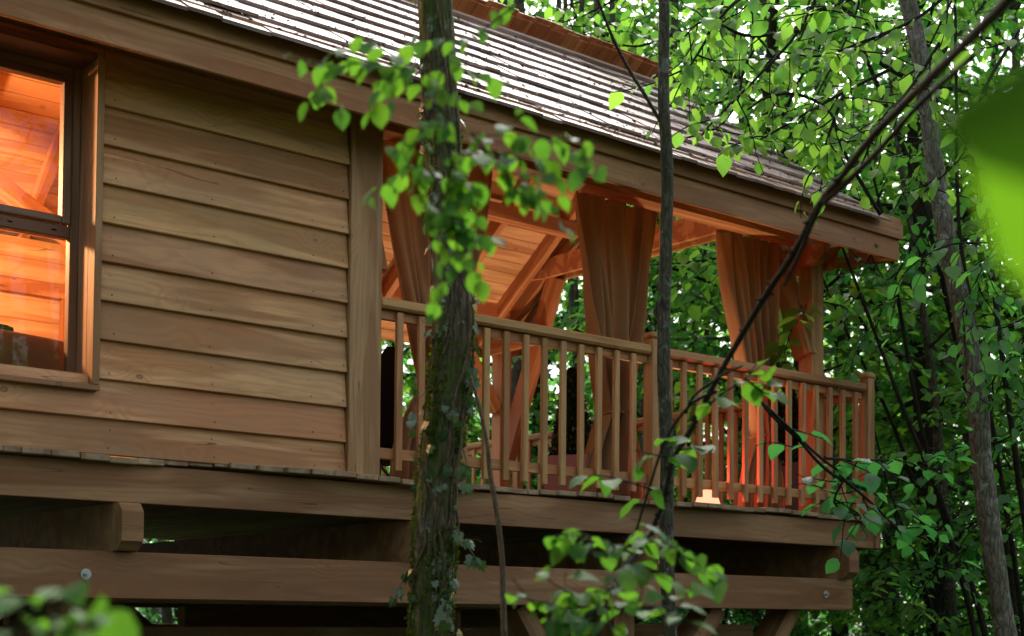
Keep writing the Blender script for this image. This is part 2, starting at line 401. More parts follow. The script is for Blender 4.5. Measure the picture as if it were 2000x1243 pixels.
# ------------------------------------------------------------------ leaves
def leaf_profile(kind='ovate'):
    # local: x across, y along from stalk to tip, z up. folded along the midrib, tip drooping
    if kind == 'ovate':
        ys = [0, .16, .42, .70, .88, 1.0]; ws = [0, .27, .40, .31, .13, 0]
    else:
        ys = [0, .3, .68, 1.0]; ws = [0, .36, .30, 0]
    return ys, ws
def leaf_mesh(kind, mat, droop=.25, fold=.22, wob=.0):
    ys, ws = leaf_profile(kind); v = []; f = []
    k = len(ys)
    for i, (y, w_) in enumerate(zip(ys, ws)):
        z = -droop*y*y
        v.append((0, y, z))
    L = []; Rr = []
    for i in range(1, k-1):
        z = -droop*ys[i]**2+fold*ws[i]
        wb = wob*math.sin(i*2.3)
        L.append(len(v)); v.append((-ws[i], ys[i], z+wb*ws[i]))
        Rr.append(len(v)); v.append((ws[i], ys[i], z-wb*ws[i]))
    for side in (L, Rr):
        chain = [0]+side+[k-1]
        for i in range(k-1):
            q = [i, i+1, chain[i+1], chain[i]]
            q2 = []
            for a in q:
                if a not in q2: q2.append(a)
            f.append(q2 if side is Rr else q2[::-1])
    me = bpy.data.meshes.new('leaf_blade'); me.from_pydata(v, [], f)
    me.materials.append(mat); me.polygons.foreach_set('use_smooth', [True]*len(me.polygons)); me.update()
    return me
def ivy_mesh(mat):
    out = [(0, 0), (.28, -.12), (.5, .12), (.34, .36), (.42, .62), (.18, .6), (0, 1.0), (-.18, .6), (-.42, .62), (-.34, .36), (-.5, .12), (-.28, -.12)]
    v = [(0, .4, 0)]+[(x, y, -.15*abs(x)-.1*y*y) for x, y in out]
    f = [[0, i, i+1 if i < 12 else 1] for i in range(1, 13)]
    me = bpy.data.meshes.new('ivy_blade'); me.from_pydata(v, [], f); me.materials.append(mat); me.update(); return me
def frame_from(dirv, upv):
    y = Vector(dirv).normalized(); u = Vector(upv)
    x = y.cross(u)
    if x.length < 1e-4: x = y.cross(Vector((1, 0, 0)))
    x.normalize(); z = x.cross(y)
    return x, y, z
def place_leaf(me, parent, pos, dirv, upv, size, name='leaf'):
    x, y, z = frame_from(dirv, upv); s = size
    Mx = Matrix(((x.x*s, y.x*s, z.x*s, pos[0]), (x.y*s, y.y*s, z.y*s, pos[1]), (x.z*s, y.z*s, z.z*s, pos[2]), (0, 0, 0, 1)))
    o = bpy.data.objects.new(name, me)
    COL.objects.link(o); o.parent = parent; o.matrix_basis = WM[parent.name].inverted() @ Mx
    return o
# vectorised leaves for crowns: six-vertex folded leaves joined in one mesh
LT = np.array([(0, 0, 0), (-.36, .32, .06), (-.27, .72, -.03), (0, 1, -.22), (.27, .72, -.03), (.36, .32, .06)])
def leaves_array(pos, dirs, ups, size):
    n = len(pos)
    y = dirs/(np.linalg.norm(dirs, axis=1)[:, None]+1e-9)
    x = np.cross(y, ups); x /= np.linalg.norm(x, axis=1)[:, None]+1e-9
    z = np.cross(x, y)
    V = pos[:, None, :]+size[:, None, None]*(LT[None, :, 0:1]*x[:, None, :]+LT[None, :, 1:2]*y[:, None, :]+LT[None, :, 2:3]*z[:, None, :])
    return V.reshape(-1, 3)
def leaves_mesh(name, V, mat):
    n = len(V)//6
    me = bpy.data.meshes.new(name)
    me.vertices.add(n*6); me.vertices.foreach_set('co', V.astype(np.float32).ravel())
    base = (np.arange(n)*6)[:, None]
    q = np.concatenate([base+np.array([[0, 3, 2, 1]]), base+np.array([[0, 5, 4, 3]])], 1).ravel()
    me.loops.add(n*8); me.loops.foreach_set('vertex_index', q.astype(np.int32))
    me.polygons.add(n*2); me.polygons.foreach_set('loop_start', (np.arange(n*2)*4).astype(np.int32))
    me.polygons.foreach_set('loop_total', np.full(n*2, 4, dtype=np.int32))
    me.materials.append(M[mat]); me.update(calc_edges=True)
    return me

exec_parts = True
# ================================================================== GROUND
def ground_mat():
    m, t, out = newmat('forest_floor'); g = N(t)
    tc = g.n('ShaderNodeTexCoord').outputs['Object']
    n1 = g.n('ShaderNodeTexNoise', ins={'Vector': tc, 'Scale': .6, 'Detail': 8.0}).outputs[0]
    n2 = g.n('ShaderNodeTexNoise', ins={'Vector': tc, 'Scale': 14.0, 'Detail': 6.0}).outputs[0]
    c = g.mix(g.ramp(n1, [(.4, 0.), (.6, 1.)]), (.06, .04, .022), (.03, .055, .012))
    c = g.mix(g.ramp(n2, [(.45, 0.), (.6, .8)]), c, (.025, .018, .01))
    b = g.n('ShaderNodeBump', ins={'Strength': .8, 'Distance': .05, 'Height': n2})
    p = g.n('ShaderNodeBsdfPrincipled', ins={'Base Color': c, 'Roughness': .95, 'Normal': b.outputs[0]})
    g.link(p.outputs[0], out.inputs[0]); return m
gm = ground_mat()
gv = []; gf = []; GN = 70
def gh(x, y):
    return -.05+.22*noise.noise(Vector((x*.11, y*.11, 3)))+.05*noise.noise(Vector((x*.7, y*.7, 9)))
xs = [300*math.copysign(abs(u)**2.2, u) for u in np.linspace(-1, 1, GN)]
for a in xs:
    for b in xs:
        gv.append((8+a, 8+b, gh(8+a, 8+b)))
for i in range(GN-1):
    for j in range(GN-1):
        k = i*GN+j; gf.append([k, k+GN, k+GN+1, k+1])
o = meshobj('ground', gv, gf, gm, smooth=True); o['kind'] = 'structure'

# ================================================================== DECK
DZ = 2.37
deck = thing('deck', 'raised larch deck on heavy beams and posts under the cabin and its porch', 'deck', (5, 6.4, 0))
x = .35; i = 0
while x < 8.74:
    wd = rnd.uniform(.132, .15) if rnd.random() > .12 else rnd.uniform(.07, .09)
    ye = 6.35+.045*math.sin(x*2.6)+.018*math.sin(x*6.1+1)+rnd.uniform(-.004, .004)
    zt = DZ+rnd.uniform(-.003, .002)-.009*math.sin(x*3.1)-.004*math.sin(x*7.3)
    box('deck_plank', deck, (x, ye, zt-.03), (min(x+wd-.004, 8.745), 12.7, zt), 'deck', ax=1, bev=.004)
    x += wd
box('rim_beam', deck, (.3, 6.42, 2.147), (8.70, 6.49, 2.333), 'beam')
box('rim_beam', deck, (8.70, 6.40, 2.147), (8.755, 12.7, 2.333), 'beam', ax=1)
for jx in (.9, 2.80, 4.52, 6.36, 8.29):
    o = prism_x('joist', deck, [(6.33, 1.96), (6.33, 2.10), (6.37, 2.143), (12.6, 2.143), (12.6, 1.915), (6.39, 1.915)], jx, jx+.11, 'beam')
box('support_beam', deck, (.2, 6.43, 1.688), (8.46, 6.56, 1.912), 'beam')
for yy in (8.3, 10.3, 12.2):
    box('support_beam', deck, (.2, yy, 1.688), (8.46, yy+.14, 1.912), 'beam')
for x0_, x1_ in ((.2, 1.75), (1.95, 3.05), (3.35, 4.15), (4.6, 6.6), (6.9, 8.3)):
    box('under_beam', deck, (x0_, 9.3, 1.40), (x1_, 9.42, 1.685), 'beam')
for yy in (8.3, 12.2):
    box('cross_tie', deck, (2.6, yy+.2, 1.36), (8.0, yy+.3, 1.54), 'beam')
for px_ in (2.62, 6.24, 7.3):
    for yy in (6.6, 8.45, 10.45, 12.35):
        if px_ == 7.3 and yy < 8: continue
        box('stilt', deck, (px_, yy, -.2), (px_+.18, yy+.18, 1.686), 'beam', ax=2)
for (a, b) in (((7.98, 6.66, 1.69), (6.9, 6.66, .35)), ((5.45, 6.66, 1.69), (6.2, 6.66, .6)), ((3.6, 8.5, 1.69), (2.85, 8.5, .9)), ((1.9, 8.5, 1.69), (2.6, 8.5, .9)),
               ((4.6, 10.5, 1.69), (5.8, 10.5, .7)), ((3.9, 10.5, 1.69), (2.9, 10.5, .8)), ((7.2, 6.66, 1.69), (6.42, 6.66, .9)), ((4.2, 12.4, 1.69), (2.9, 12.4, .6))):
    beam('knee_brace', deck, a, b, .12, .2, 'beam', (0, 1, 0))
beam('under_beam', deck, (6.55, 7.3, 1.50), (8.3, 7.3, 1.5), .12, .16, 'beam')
def bolt(parent, c):
    mb = MB()
    mb.tube([(c[0], c[1], c[2]), (c[0], c[1]-.004, c[2])], .026, 16)
    mb.tube([(c[0], c[1]-.0035, c[2]), (c[0], c[1]-.016, c[2])], .014, 6)
    mb.tube([(c[0], c[1]-.0155, c[2]), (c[0], c[1]-.026, c[2])], .007, 10)
    o = mb.obj('bolt', 'steel', parent, c)
    o.data.polygons.foreach_set('use_smooth', [False]*len(o.data.polygons))
bolt(deck, (2.67, 6.43, 1.80)); bolt(deck, (8.15, 6.43, 1.80)); bolt(deck, (6.33, 6.60, 1.53)); bolt(deck, (4.57, 6.43, 1.80))

# ================================================================== CABIN
house = thing('cabin', 'wooden treehouse cabin clad in larch boards with a shingle roof and open porch', 'cabin', (4, 8, 2.37))
# siding: lapped boards, each tilted so that its lower edge stands proud
seam = [2.374+.0]+[2.546+.187*k for k in range(0, 10)]
def siding(x0, x1, z0, z1):
    t = .022
    p = Vector(((x0), 6.418, (z0+z1)/2)); q = Vector((x1, 6.418, (z0+z1)/2))
    up = Vector((0, .027/.187, 1))
    beam('siding_board', house, p, q, t, (z1-z0)+.02, 'siding', up, .003)
xw = 2.70
for k in range(len(seam)-1):
    z0, z1 = seam[k], seam[k+1]
    if z1 < 2.68+.07 : siding(.25+rnd.uniform(0, .01), 4.082, z0, z1)
    elif z0 < 2.73+.01 and k > 0: siding(xw, 4.082, z0, z1)
    else: siding(xw, 4.082, z0, z1)
box('corner_board', house, (4.084, 6.378, 2.36), (4.286, 6.405, 4.42), 'trim', ax=2)
box('corner_post', house, (4.09, 6.42, 2.37), (4.25, 6.56, 4.40), 'frame', ax=2)
# wall sheathing behind the siding (closed wall), around the window
box('wall_board', house, (.25, 6.445, 2.371), (4.089, 6.475, 2.655), 'frame')
box('wall_board', house, (2.72, 6.445, 2.657), (4.089, 6.475, 4.6), 'frame')
box('wall_board', house, (.25, 6.445, 4.262), (2.718, 6.475, 4.6), 'frame')
# inside lining, far wall, end walls, floor of the room
for k in range(13):
    z0 = 2.38+k*.145
    box('wall_plank', house, (.3, 9.86, z0), (4.05, 9.885, z0+.1442), 'room')
    box('wall_plank', house, (.27, 6.6, z0), (.295, 9.86, z0+.1442), 'room', ax=1)
for k in range(23):
    z0 = 2.38+k*.145; zz = z0+.1442
    ya = max(6.58, 5.96+(zz+.14-4.484)/.735); yb = min(9.85, 7.98+(5.965-zz-.14)/.72)
    if yb-ya < .1: break
    box('wall_plank', house, (4.06, ya, z0), (4.085, yb, zz), 'room', ax=1)
    box('wall_plank', house, (4.20, ya, z0), (4.225, yb, zz), 'siding', ax=1)
box('partition_post', house, (4.10, 6.6, 2.375), (4.18, 6.72, 4.6), 'frame', ax=2)
# window
win = bpy.data.objects.new('window', None); link(win, house, Matrix.Translation((2.3, 6.5, 3.4)))
win['label'] = 'two-pane wooden window glowing orange from the room'
WX0, WX1, WZ0, WZ1 = .95, 2.655, 2.70, 4.235
box('casing', win, (2.657, 6.365, 2.688), (2.692, 6.445, 4.25), 'trim', ax=2)
box('casing', win, (2.657, 6.4455, 2.688), (2.679, 6.60, 4.25), 'glow_lit_trim', ax=2)
box('casing', win, (WX0-.04, 6.375, 4.236), (2.655, 6.60, 4.262), 'window')
box('sill', win, (WX0-.04, 6.36, 2.660), (2.694, 6.60, 2.686), 'trim')
fy0, fy1 = 6.555, 6.61
def fr(lo, hi, ax, m='window'): box('frame', win, lo, hi, m, ax=ax, bev=.005)
fr((2.612, fy0, 2.687), (2.656, fy1, 4.234), 2)
fr((WX0, fy0, 2.687), (WX0+.044, fy1, 4.234), 2)
fr((WX0+.044, fy0, 4.19), (2.611, fy1, 4.234), 0)
fr((WX0+.044, fy0, 2.687), (2.611, fy1, 2.735), 0)
fr((WX0+.044, fy0, 3.405), (2.611, fy1, 3.465), 0)
fr((2.566, fy0-.014, 3.470), (2.608, fy1-.01, 4.186), 2)
fr((WX0+.046, fy0-.014, 3.470), (WX0+.09, fy1-.01, 4.186), 2)
fr((WX0+.09, fy0-.014, 3.470), (2.565, fy1-.01, 3.508), 0)
fr((WX0+.09, fy0-.014, 4.150), (2.565, fy1-.01, 4.186), 0)
for bx in (2.31, 2.52):
    box('drain_slot', win, (bx, fy0-.002, 3.432), (bx+.025, fy0+.004, 3.440), 'black_cloth')
box('pane', win, (WX0+.088, 6.58, 3.506), (2.567, 6.584, 4.152), 'glass', bev=.0005)
box('pane', win, (WX0+.042, 6.58, 2.733), (2.614, 6.584, 3.407), 'glass', bev=.0005)
# roof planes
SN = .735; SF = .72; RY = 7.98
def zn(y): return 4.484+SN*(y-5.96)
def zf(y): return zn(RY)-SF*(y-RY)
AN = math.atan(SN); AF = math.atan(SF)
nN = Vector((0, -math.sin(AN), math.cos(AN))); nF = Vector((0, math.sin(AF), math.cos(AF)))
uN = Vector((0, math.cos(AN), math.sin(AN))); uF = Vector((0, math.cos(AF), -math.sin(AF)))
roof = bpy.data.objects.new('roof', None); link(roof, house, Matrix.Translation((4, 8, 5)))
EN = Vector((0, 5.96, 4.484)); RG = Vector((0, RY, zn(RY)))
LN = (RG-EN).length; LF = 3.05
XR0, XR1 = .2, 8.2
# ceiling boards (tongue and groove) on both slopes
bw = .122
for k in range(21):
    c = EN+uN*(.06+bw*(k+.5))-nN*.105
    if .06+bw*(k+1) > LN: break
    beam('ceiling_board', roof, (XR0, c.y, c.z), (XR1-.03, c.y, c.z), bw-.003, .02, 'ceiling', nN, .003)
for k in range(25):
    c = RG+uF*(.03+bw*(k+.5))-nF*.105
    beam('ceiling_board', roof, (XR0, c.y, c.z), (XR1-.03, c.y, c.z), bw-.003, .02, 'ceiling', nF, .003)
beam('ridge_beam', roof, (XR0, RY, zn(RY)-.27), (XR1-.05, RY, zn(RY)-.27), .09, .17, 'frame')
for k in range(13):
    xr = .55+k*.615
    if xr > 8.0: break
    a = EN+uN*.12-nN*.176; b = EN+uN*(LN-.1)-nN*.176
    beam('rafter', roof, (xr, a.y, a.z), (xr, b.y, b.z), .065, .12, 'frame', nN)
    a = RG+uF*.1-nF*.176; b = RG+uF*(LF-.05)-nF*.176
    beam('rafter', roof, (xr, a.y, a.z), (xr, b.y, b.z), .065, .12, 'frame', nF)
# sheathing under the shingles (keeps the roof closed) and far covering
c = EN+uN*(LN/2+.02)-nN*.085
beam('roof_sheet', roof, (XR0, c.y, c.z), (XR1-.02, c.y, c.z), LN, .016, 'deck', nN)
c = RG+uF*(LF/2)-nF*.075
beam('roof_sheet', roof, (XR0, c.y, c.z), (XR1-.02, c.y, c.z), LF, .03, 'shingle', nF)
# near slope shingles, course by course
exps = [-.10, .20, .49, .78, 1.07, 1.35, 1.63, 1.91, 2.19, 2.42]
sh = []
for ci in range(len(exps)-1):
    s0 = exps[ci]; s1 = exps[ci+1]
    x = XR0
    while x < XR1:
        wd = rnd.uniform(.11, .30)
        x1 = min(x+wd, XR1+rnd.uniform(-.012, .012))
        if x1-x > .03: sh.append((ci, x, x1, s0+rnd.uniform(-.005, .005)+(.02 if rnd.random() < .06 else 0), s1+.10, rnd.uniform(-.002, .005)))
        x += wd
def shingle_geo(a):
    ci, x0, x1, s0, s1, dz = a
    g = .0015; th = .017
    L = s1-s0
    # local: x along the house, y up the slope, z off the slope; butt thick, head thin
    v = [(0, 0, 0), (x1-x0-g, 0, 0), (x1-x0-g, 0, th), (0, 0, th), (0, L, 0), (x1-x0-g, L, 0), (x1-x0-g, L, .006), (0, L, .006)]
    f = [[0, 1, 2, 3], [5, 4, 7, 6], [3, 2, 6, 7], [0, 4, 5, 1], [0, 3, 7, 4], [1, 5, 6, 2]]
    # a course lies over the one below it: lift its butt on to that one
    o = EN+uN*s0+nN*(-.074+.018+dz)
    tilt = math.atan2(.017, L)
    yv = (uN*math.cos(tilt)-nN*math.sin(tilt)); zv = nN*math.cos(tilt)+uN*math.sin(tilt)
    Mx = Matrix(((1, yv.x, zv.x, x0), (0, yv.y, zv.y, o.y), (0, yv.z, zv.z, o.z), (0, 0, 0, 1)))
    return v, f, Mx
sh.sort(key=lambda a: abs(a[1]-6)+a[0]*.3)
seen = [a for a in sh if a[1] > 2.7+.3*a[0]]
seen.sort(key=lambda a: -(a[2]-a[1]))
top300 = seen[:300]; ids = set(map(id, top300)); rest = [a for a in sh if id(a) not in ids]
for a in top300:
    v, f, Mx = shingle_geo(a)
    me = bpy.data.meshes.new('shingle'); me.from_pydata(v, [], f); me.materials.append(M['shingle'])
    link(bpy.data.objects.new('shingle', me), roof, Mx)
V = []; Fc = []
for a in rest:
    v, f, Mx = shingle_geo(a); b = len(V)
    V += [tuple(Mx @ Vector(p)) for p in v]; Fc += [[i+b for i in q] for q in f]
meshobj('shingles', V, Fc, 'shingle', roof, (4, 7, 5), kind='stuff')
# comb: the far slope's last shingles stand past the ridge towards the near side
x = XR0; k = 0
while x < 8.13:
    wd = rnd.uniform(.10, .17); ln = .055+rnd.uniform(-.012, .012)
    b = Vector((0, RY+.10, zn(RY)-.02)); d = -uF; q = b+d*(.10+ln)
    beam('comb_shingle', roof, (x+wd/2, b.y, b.z), (x+wd/2, q.y, q.z), wd-.004, .016, 'comb', nF, .002)
    x += wd
x = XR0
while x < 8.13:
    wd = rnd.uniform(.10, .17); ln = .072+rnd.uniform(-.012, .012)
    b = Vector((0, RY+.10, zn(RY)+.001)); d = -uF; q = b+d*(.10+ln)
    beam('comb_shingle', roof, (x+wd/2, b.y, b.z), (x+wd/2, q.y, q.z), wd-.004, .014, 'comb', nF, .002)
    x += wd
# fascia boards and rake boards
box('fascia_board', house, (.2, 6.024, 4.174), (8.46, 6.05, 4.34), 'fascia')
box('fascia_board', house, (.2, 5.997, 4.322), (8.475, 6.0235, 4.47), 'fascia')
box('soffit_strip', house, (.2, 6.052, 4.30), (8.40, 6.08, 4.40), 'fascia')
for (A, u, n_, L, xx) in ((EN, uN, nN, LN-.02, 8.23), (RG, uF, nF, LF, 8.23)):
    a = A+u*(.1 if A is EN else .02)-n_*.17; b = A+u*L-n_*.17
    beam('rake_board', house, (xx, a.y, a.z), (xx, b.y, b.z), .024, .17, 'fascia', n_)
box('rafter_tail', house, (8.38, 6.052, 4.18), (8.45, 6.45, 4.34), 'frame', ax=1)
# soffit boards closing eave to wall over the closed part
for k in range(4):
    box('soffit_board', house, (.2, 6.085+k*.09, 4.315), (4.2, 6.085+k*.09+.086, 4.335), 'fascia')
# porch frame
box('wall_plate', house, (.2, 6.50, 4.322), (8.42, 6.645, 4.46), 'frame')
box('wall_plate', house, (.2, 9.90, 4.30), (8.40, 10.04, 4.44), 'frame')
box('purlin', house, (4.2, 8.93, 4.87), (8.05, 9.05, 4.99), 'frame')
box('purlin', house, (4.2, 7.0, 4.80), (8.05, 7.12, 4.92), 'frame')
def truss(xx, th=.1):
    a = RG+uF*.15-nF*.19; b = RG+uF*(LF-.25)-nF*.19
    beam('principal_rafter', house, (xx+th/2, a.y, a.z), (xx+th/2, b.y, b.z), th, .13, 'frame', nF)
    a = EN+uN*.5-nN*.19; b = EN+uN*(LN-.12)-nN*.19
    beam('principal_rafter', house, (xx+th/2, a.y, a.z), (xx+th/2, b.y, b.z), th, .13, 'frame', nN)
    x0, x1 = xx-.045, xx-.002
    prism_x('tie_beam', house, [(6.75, 4.575), (9.44, 4.60), (9.77, 4.64), (9.6, 4.765), (6.95, 4.765)], x0, x1, 'frame')
    prism_x('tie_beam', house, [(6.75, 4.575), (9.44, 4.60), (9.77, 4.64), (9.6, 4.765), (6.95, 4.765)], xx+th+.002, xx+th+.045, 'frame')
    beam('knee_brace', house, (xx+th/2, 9.34, 4.61), (xx+th/2, 10.03, 3.02), th*.9, .16, 'frame', (0, 1, .4))
    beam('knee_brace', house, (xx+th/2, 6.93, 4.60), (xx+th/2, 6.58, 3.52), th*.9, .15, 'frame', (0, 1, .4))
    box('ridge_post', house, (xx+.01, RY-.06, 4.77), (xx+th-.01, RY+.06, 5.55), 'frame', ax=2)
truss(8.06)
truss(4.32)
box('porch_post', house, (8.12, 6.525, 2.372), (8.25, 6.655, 4.32), 'frame', ax=2)
box('porch_post', house, (8.04, 10.02, 2.372), (8.17, 10.15, 4.46), 'frame', ax=2)
box('porch_post', house, (6.1, 10.02, 2.372), (6.23, 10.15, 4.30), 'frame', ax=2)
box('porch_post', house, (4.3, 10.02, 2.372), (4.43, 10.15, 4.30), 'frame', ax=2)
box('lower_tie', house, (8.19, 9.4, 4.02), (8.235, 10.3, 4.16), 'frame', ax=1)
box('lower_tie', house, (7.99, 9.4, 4.02), (8.035, 10.3, 4.16), 'frame', ax=1)
beam('knee_brace', house, (7.5, 10.09, 4.3), (8.03, 10.09, 3.5), .1, .14, 'frame', (0, 1, 0))
beam('knee_brace', house, (6.6, 10.09, 4.3), (6.23, 10.09, 3.6), .1, .14, 'frame', (0, 1, 0))
for x0 in (8.045, 8.255):
    prism_x('bracket', house, [(6.36, 4.235), (6.36, 4.32), (7.1, 4.32), (7.1, 4.175), (6.42, 4.175)], x0, x0+.07, 'frame')
# room: lamp, sofa, blanket, brace
beam('brace', house, (2.3, 8.8, 4.70), (4.05, 8.8, 3.72), .09, .13, 'frame', (0, 1, 0))
box('door_frame', house, (2.9, 9.80, 2.39), (4.04, 9.855, 3.95), 'frame', ax=0) if False else None
box('door_frame', house, (3.86, 9.80, 2.39), (3.98, 9.857, 3.86), 'frame', ax=2)
box('door_frame', house, (2.4, 9.80, 3.86), (3.98, 9.857, 3.96), 'frame', ax=0)

# ================================================================== RAILINGS
def baluster_front(parent, x): box('baluster', parent, (x-.0215, 6.41, 2.415+rnd.uniform(-.008, .008)), (x+.0215, 6.436, 3.288), 'rail', ax=2).matrix_basis @= Matrix.Rotation(R(rnd.gauss(0, .25)), 4, 'Y') @ Matrix.Rotation(R(rnd.gauss(0, 1.5)), 4, 'X')
rl = thing('railing', 'wooden baluster railing along the front edge of the porch deck', 'railing', (6.4, 6.44, 2.37))
def cap(parent, x0, x1, y0, y1, z, mat='rail'):
    box('post_cap', parent, (x0-.008, y0-.008, z), (x1+.008, y1+.008, z+.045), mat, bev=.012)
def handrail_x(parent, x0, x1):
    box('handrail', parent, (x0, 6.388, 3.297), (x1, 6.50, 3.357), 'rail', bev=.014)
    box('top_rail', parent, (x0, 6.438, 3.245), (x1, 6.474, 3.295), 'rail')
    box('bottom_rail', parent, (x0, 6.438, 2.475), (x1, 6.474, 2.535), 'rail')
handrail_x(rl, 4.288, 6.366); handrail_x(rl, 6.452, 8.585)
for xx in (4.434, 4.583, 4.732, 4.885): baluster_front(rl, xx)
for k in range(9): baluster_front(rl, 5.045+.1475*k)
for k in range(13): baluster_front(rl, 6.683+.1503*k)
baluster_front(rl, 6.55)
box('post', rl, (6.37, 6.395, 2.372), (6.448, 6.48, 3.40), 'rail', ax=2); cap(rl, 6.37, 6.448, 6.395, 6.48, 3.401)
box('post', rl, (8.60, 6.395, 2.372), (8.68, 6.48, 3.40), 'rail', ax=2); cap(rl, 8.60, 8.68, 6.395, 6.48, 3.401)
r2 = thing('railing', 'wooden baluster railing crossing the far end of the deck away from the front corner post', 'railing', (8.64, 9.5, 2.37))
def seg_y(y0, y1):
    box('handrail', r2, (8.585, y0, 3.297), (8.695, y1, 3.357), 'rail', ax=1, bev=.014)
    box('top_rail', r2, (8.62, y0, 3.245), (8.656, y1, 3.295), 'rail', ax=1)
    box('bottom_rail', r2, (8.62, y0, 2.475), (8.656, y1, 2.535), 'rail', ax=1)
    n = int((y1-y0)/.148)
    for k in range(1, n):
        yy = y0+(y1-y0)*k/n
        box('baluster', r2, (8.594, yy-.0215, 2.415), (8.619, yy+.0215, 3.29), 'rail', ax=2)
for y0, y1 in ((6.49, 8.45), (8.54, 10.44), (10.54, 12.5)): seg_y(y0, y1)
for yy in (8.455, 10.45, 12.51):
    box('post', r2, (8.60, yy, 2.372), (8.68, yy+.08, 3.44), 'rail', ax=2); cap(r2, 8.60, 8.68, yy, yy+.08, 3.441)
r3 = thing('railing', 'wooden baluster railing along the back edge of the deck seen low through the front balusters', 'railing', (6.4, 12.6, 2.37))
box('handrail', r3, (4.3, 12.54, 3.297), (8.59, 12.64, 3.357), 'rail')
box('bottom_rail', r3, (4.3, 12.57, 2.475), (8.59, 12.61, 2.535), 'rail')
for k in range(28): box('baluster', r3, (4.42+k*.15, 12.545, 2.415), (4.463+k*.15, 12.569, 3.296), 'rail', ax=2)

# ================================================================== CURTAINS
def curtain(label, x0, x1, xt, zt, xb0, xb1, seed, yc=6.74):
    t = thing('curtain', label, 'curtain', (xt, yc, 4.3), 'brown curtains tied back along the porch front')
    nu, nv = 90, 70; r_ = random.Random(seed)
    ph = [r_.uniform(0, 6.28) for _ in range(4)]
    V = []
    for j in range(nv):
        v = j/(nv-1); z = 4.36+(2.385-4.36)*v
        vt = (4.36-zt)/(4.36-2.385)
        if v < vt:
            s = v/vt; k = s**1.55
            wl = x0+(xt-.05-x0)*s**1.25; wr = x1+(xt+.05-x1)*(s**1.6)
            wl -= .03*math.sin(s*3.14)*0; sq = 1-.75*s
        else:
            s = (v-vt)/(1-vt); k = math.sin(min(s*1.25, 1)*math.pi/2)
            wl = xt-.055+(xb0-xt+.055)*k; wr = xt+.055+(xb1-xt-.055)*k; sq = .25+.5*k
        for i in range(nu):
            u = i/(nu-1)
            amp = .034+.03*(1-sq)
            uu = u+.05*math.sin(u*9+seed*2+2*v)
            f = math.sin(uu*2*math.pi*5+ph[0]+1.5*v)+.5*math.sin(u*2*math.pi*11+ph[1]-2*v)+.35*math.sin(u*2*math.pi*3+ph[2])
            y = yc+amp*f+.02*noise.noise(Vector((u*3, v*4, seed)))+.05*(1-sq)*math.cos(u*math.pi*2)*.4
            xx = wl+(wr-wl)*u+.012*math.sin(u*2*math.pi*5.5+ph[3]+2*v)+.01*noise.noise(Vector((u*5, v*6, seed+4)))
            V.append((xx, y, z+(.012*math.sin(u*14+seed) if j == nv-1 else 0)))
    Fc = [[j*nu+i, j*nu+i+1, (j+1)*nu+i+1, (j+1)*nu+i] for j in range(nv-1) for i in range(nu-1)]
    o = meshobj('curtain_cloth', V, Fc, 'curtain', t, (xt, yc, 4.3), True)
    md = o.modifiers.new('thickness', 'SOLIDIFY'); md.thickness = .004
    mb = MB(); ring = [(xt+.066*math.cos(a), yc+.075*math.sin(a), zt+.006*math.sin(a*2)) for a in np.linspace(0, 2*math.pi, 25)]
    mb.tube(ring, .009, 8); mb.tube([(xt-.01, yc-.085, zt), (xt+.012, yc-.085, zt+.004)], .012, 8)
    mb.obj('tieback', 'curtain', t, (xt, yc, zt))
    return t
curtain('brown tied curtain hanging just right of the corner board, behind the mossy trunk', 4.46, 5.30, 4.90, 2.96, 4.62, 5.12, 1)
curtain('brown tied curtain in the middle of the porch, left of the slim grey stem', 5.98, 6.72, 6.36, 2.95, 6.12, 6.66, 2)
curtain('brown tied curtain beside the end porch post, lit warm at its left edge', 7.38, 8.03, 7.80, 2.93, 7.56, 8.08, 3)

# ================================================================== LAMPS AND PORCH THINGS
lamp = thing('floor_lamp', 'small stepped lamp glowing pink and yellow on the deck edge behind the balusters', 'lamp', (7.06, 6.55, 2.372))
M['lamp_glow'] = emit('lamp_glow', (1., .30, .17), 1.0)
def uplight(name, loc, aim, col, power, parent):
    l = bpy.data.lights.new(name, 'SPOT'); l.color = col; l.energy = power; l.shadow_soft_size = .04; l.spot_size = R(135); l.spot_blend = .6
    o = bpy.data.objects.new(name, l); v = Vector(aim)-Vector(loc)
    link(o, parent, Matrix.Translation(Vector(loc)) @ v.to_track_quat('-Z', 'Y').to_matrix().to_4x4()); return o
def frustum(name, parent, c, r0, r1, z0, z1, mat, seg=18):
    v = []; f = []
    for r, z in ((r0, z0), (r1, z1)):
        for k in range(seg): v.append((c[0]+r*math.cos(2*math.pi*k/seg), c[1]+r*math.sin(2*math.pi*k/seg), z))
    f = [[k, (k+1) % seg, seg+(k+1) % seg, seg+k] for k in range(seg)]+[list(range(seg))[::-1], list(range(seg, 2*seg))]
    return meshobj(name, v, f, mat, parent, (c[0], c[1], z0))
frustum('lamp_base', lamp, (7.06, 6.56), .085, .085, 2.372, 2.385, 'steel_dark')
frustum('lamp_shade', lamp, (7.06, 6.56), .088, .070, 2.386, 2.44, 'lamp_glow')
frustum('lamp_shade', lamp, (7.06, 6.56), .034, .032, 2.441, 2.485, 'lamp_glow')
def plight(name, loc, col, power, size, parent=None):
    l = bpy.data.lights.new(name, 'POINT'); l.color = col; l.energy = power; l.shadow_soft_size = size
    o = bpy.data.objects.new(name, l); link(o, parent, Matrix.Translation(Vector(loc))); return o
plight('lamp_light', (7.06, 6.56, 2.56), (1, .11, .08), 5.5, .05, lamp)
spot = thing('deck_uplight', 'warm uplight on the deck boards behind the tied curtains', 'lamp', (7.2, 7.0, 2.372))
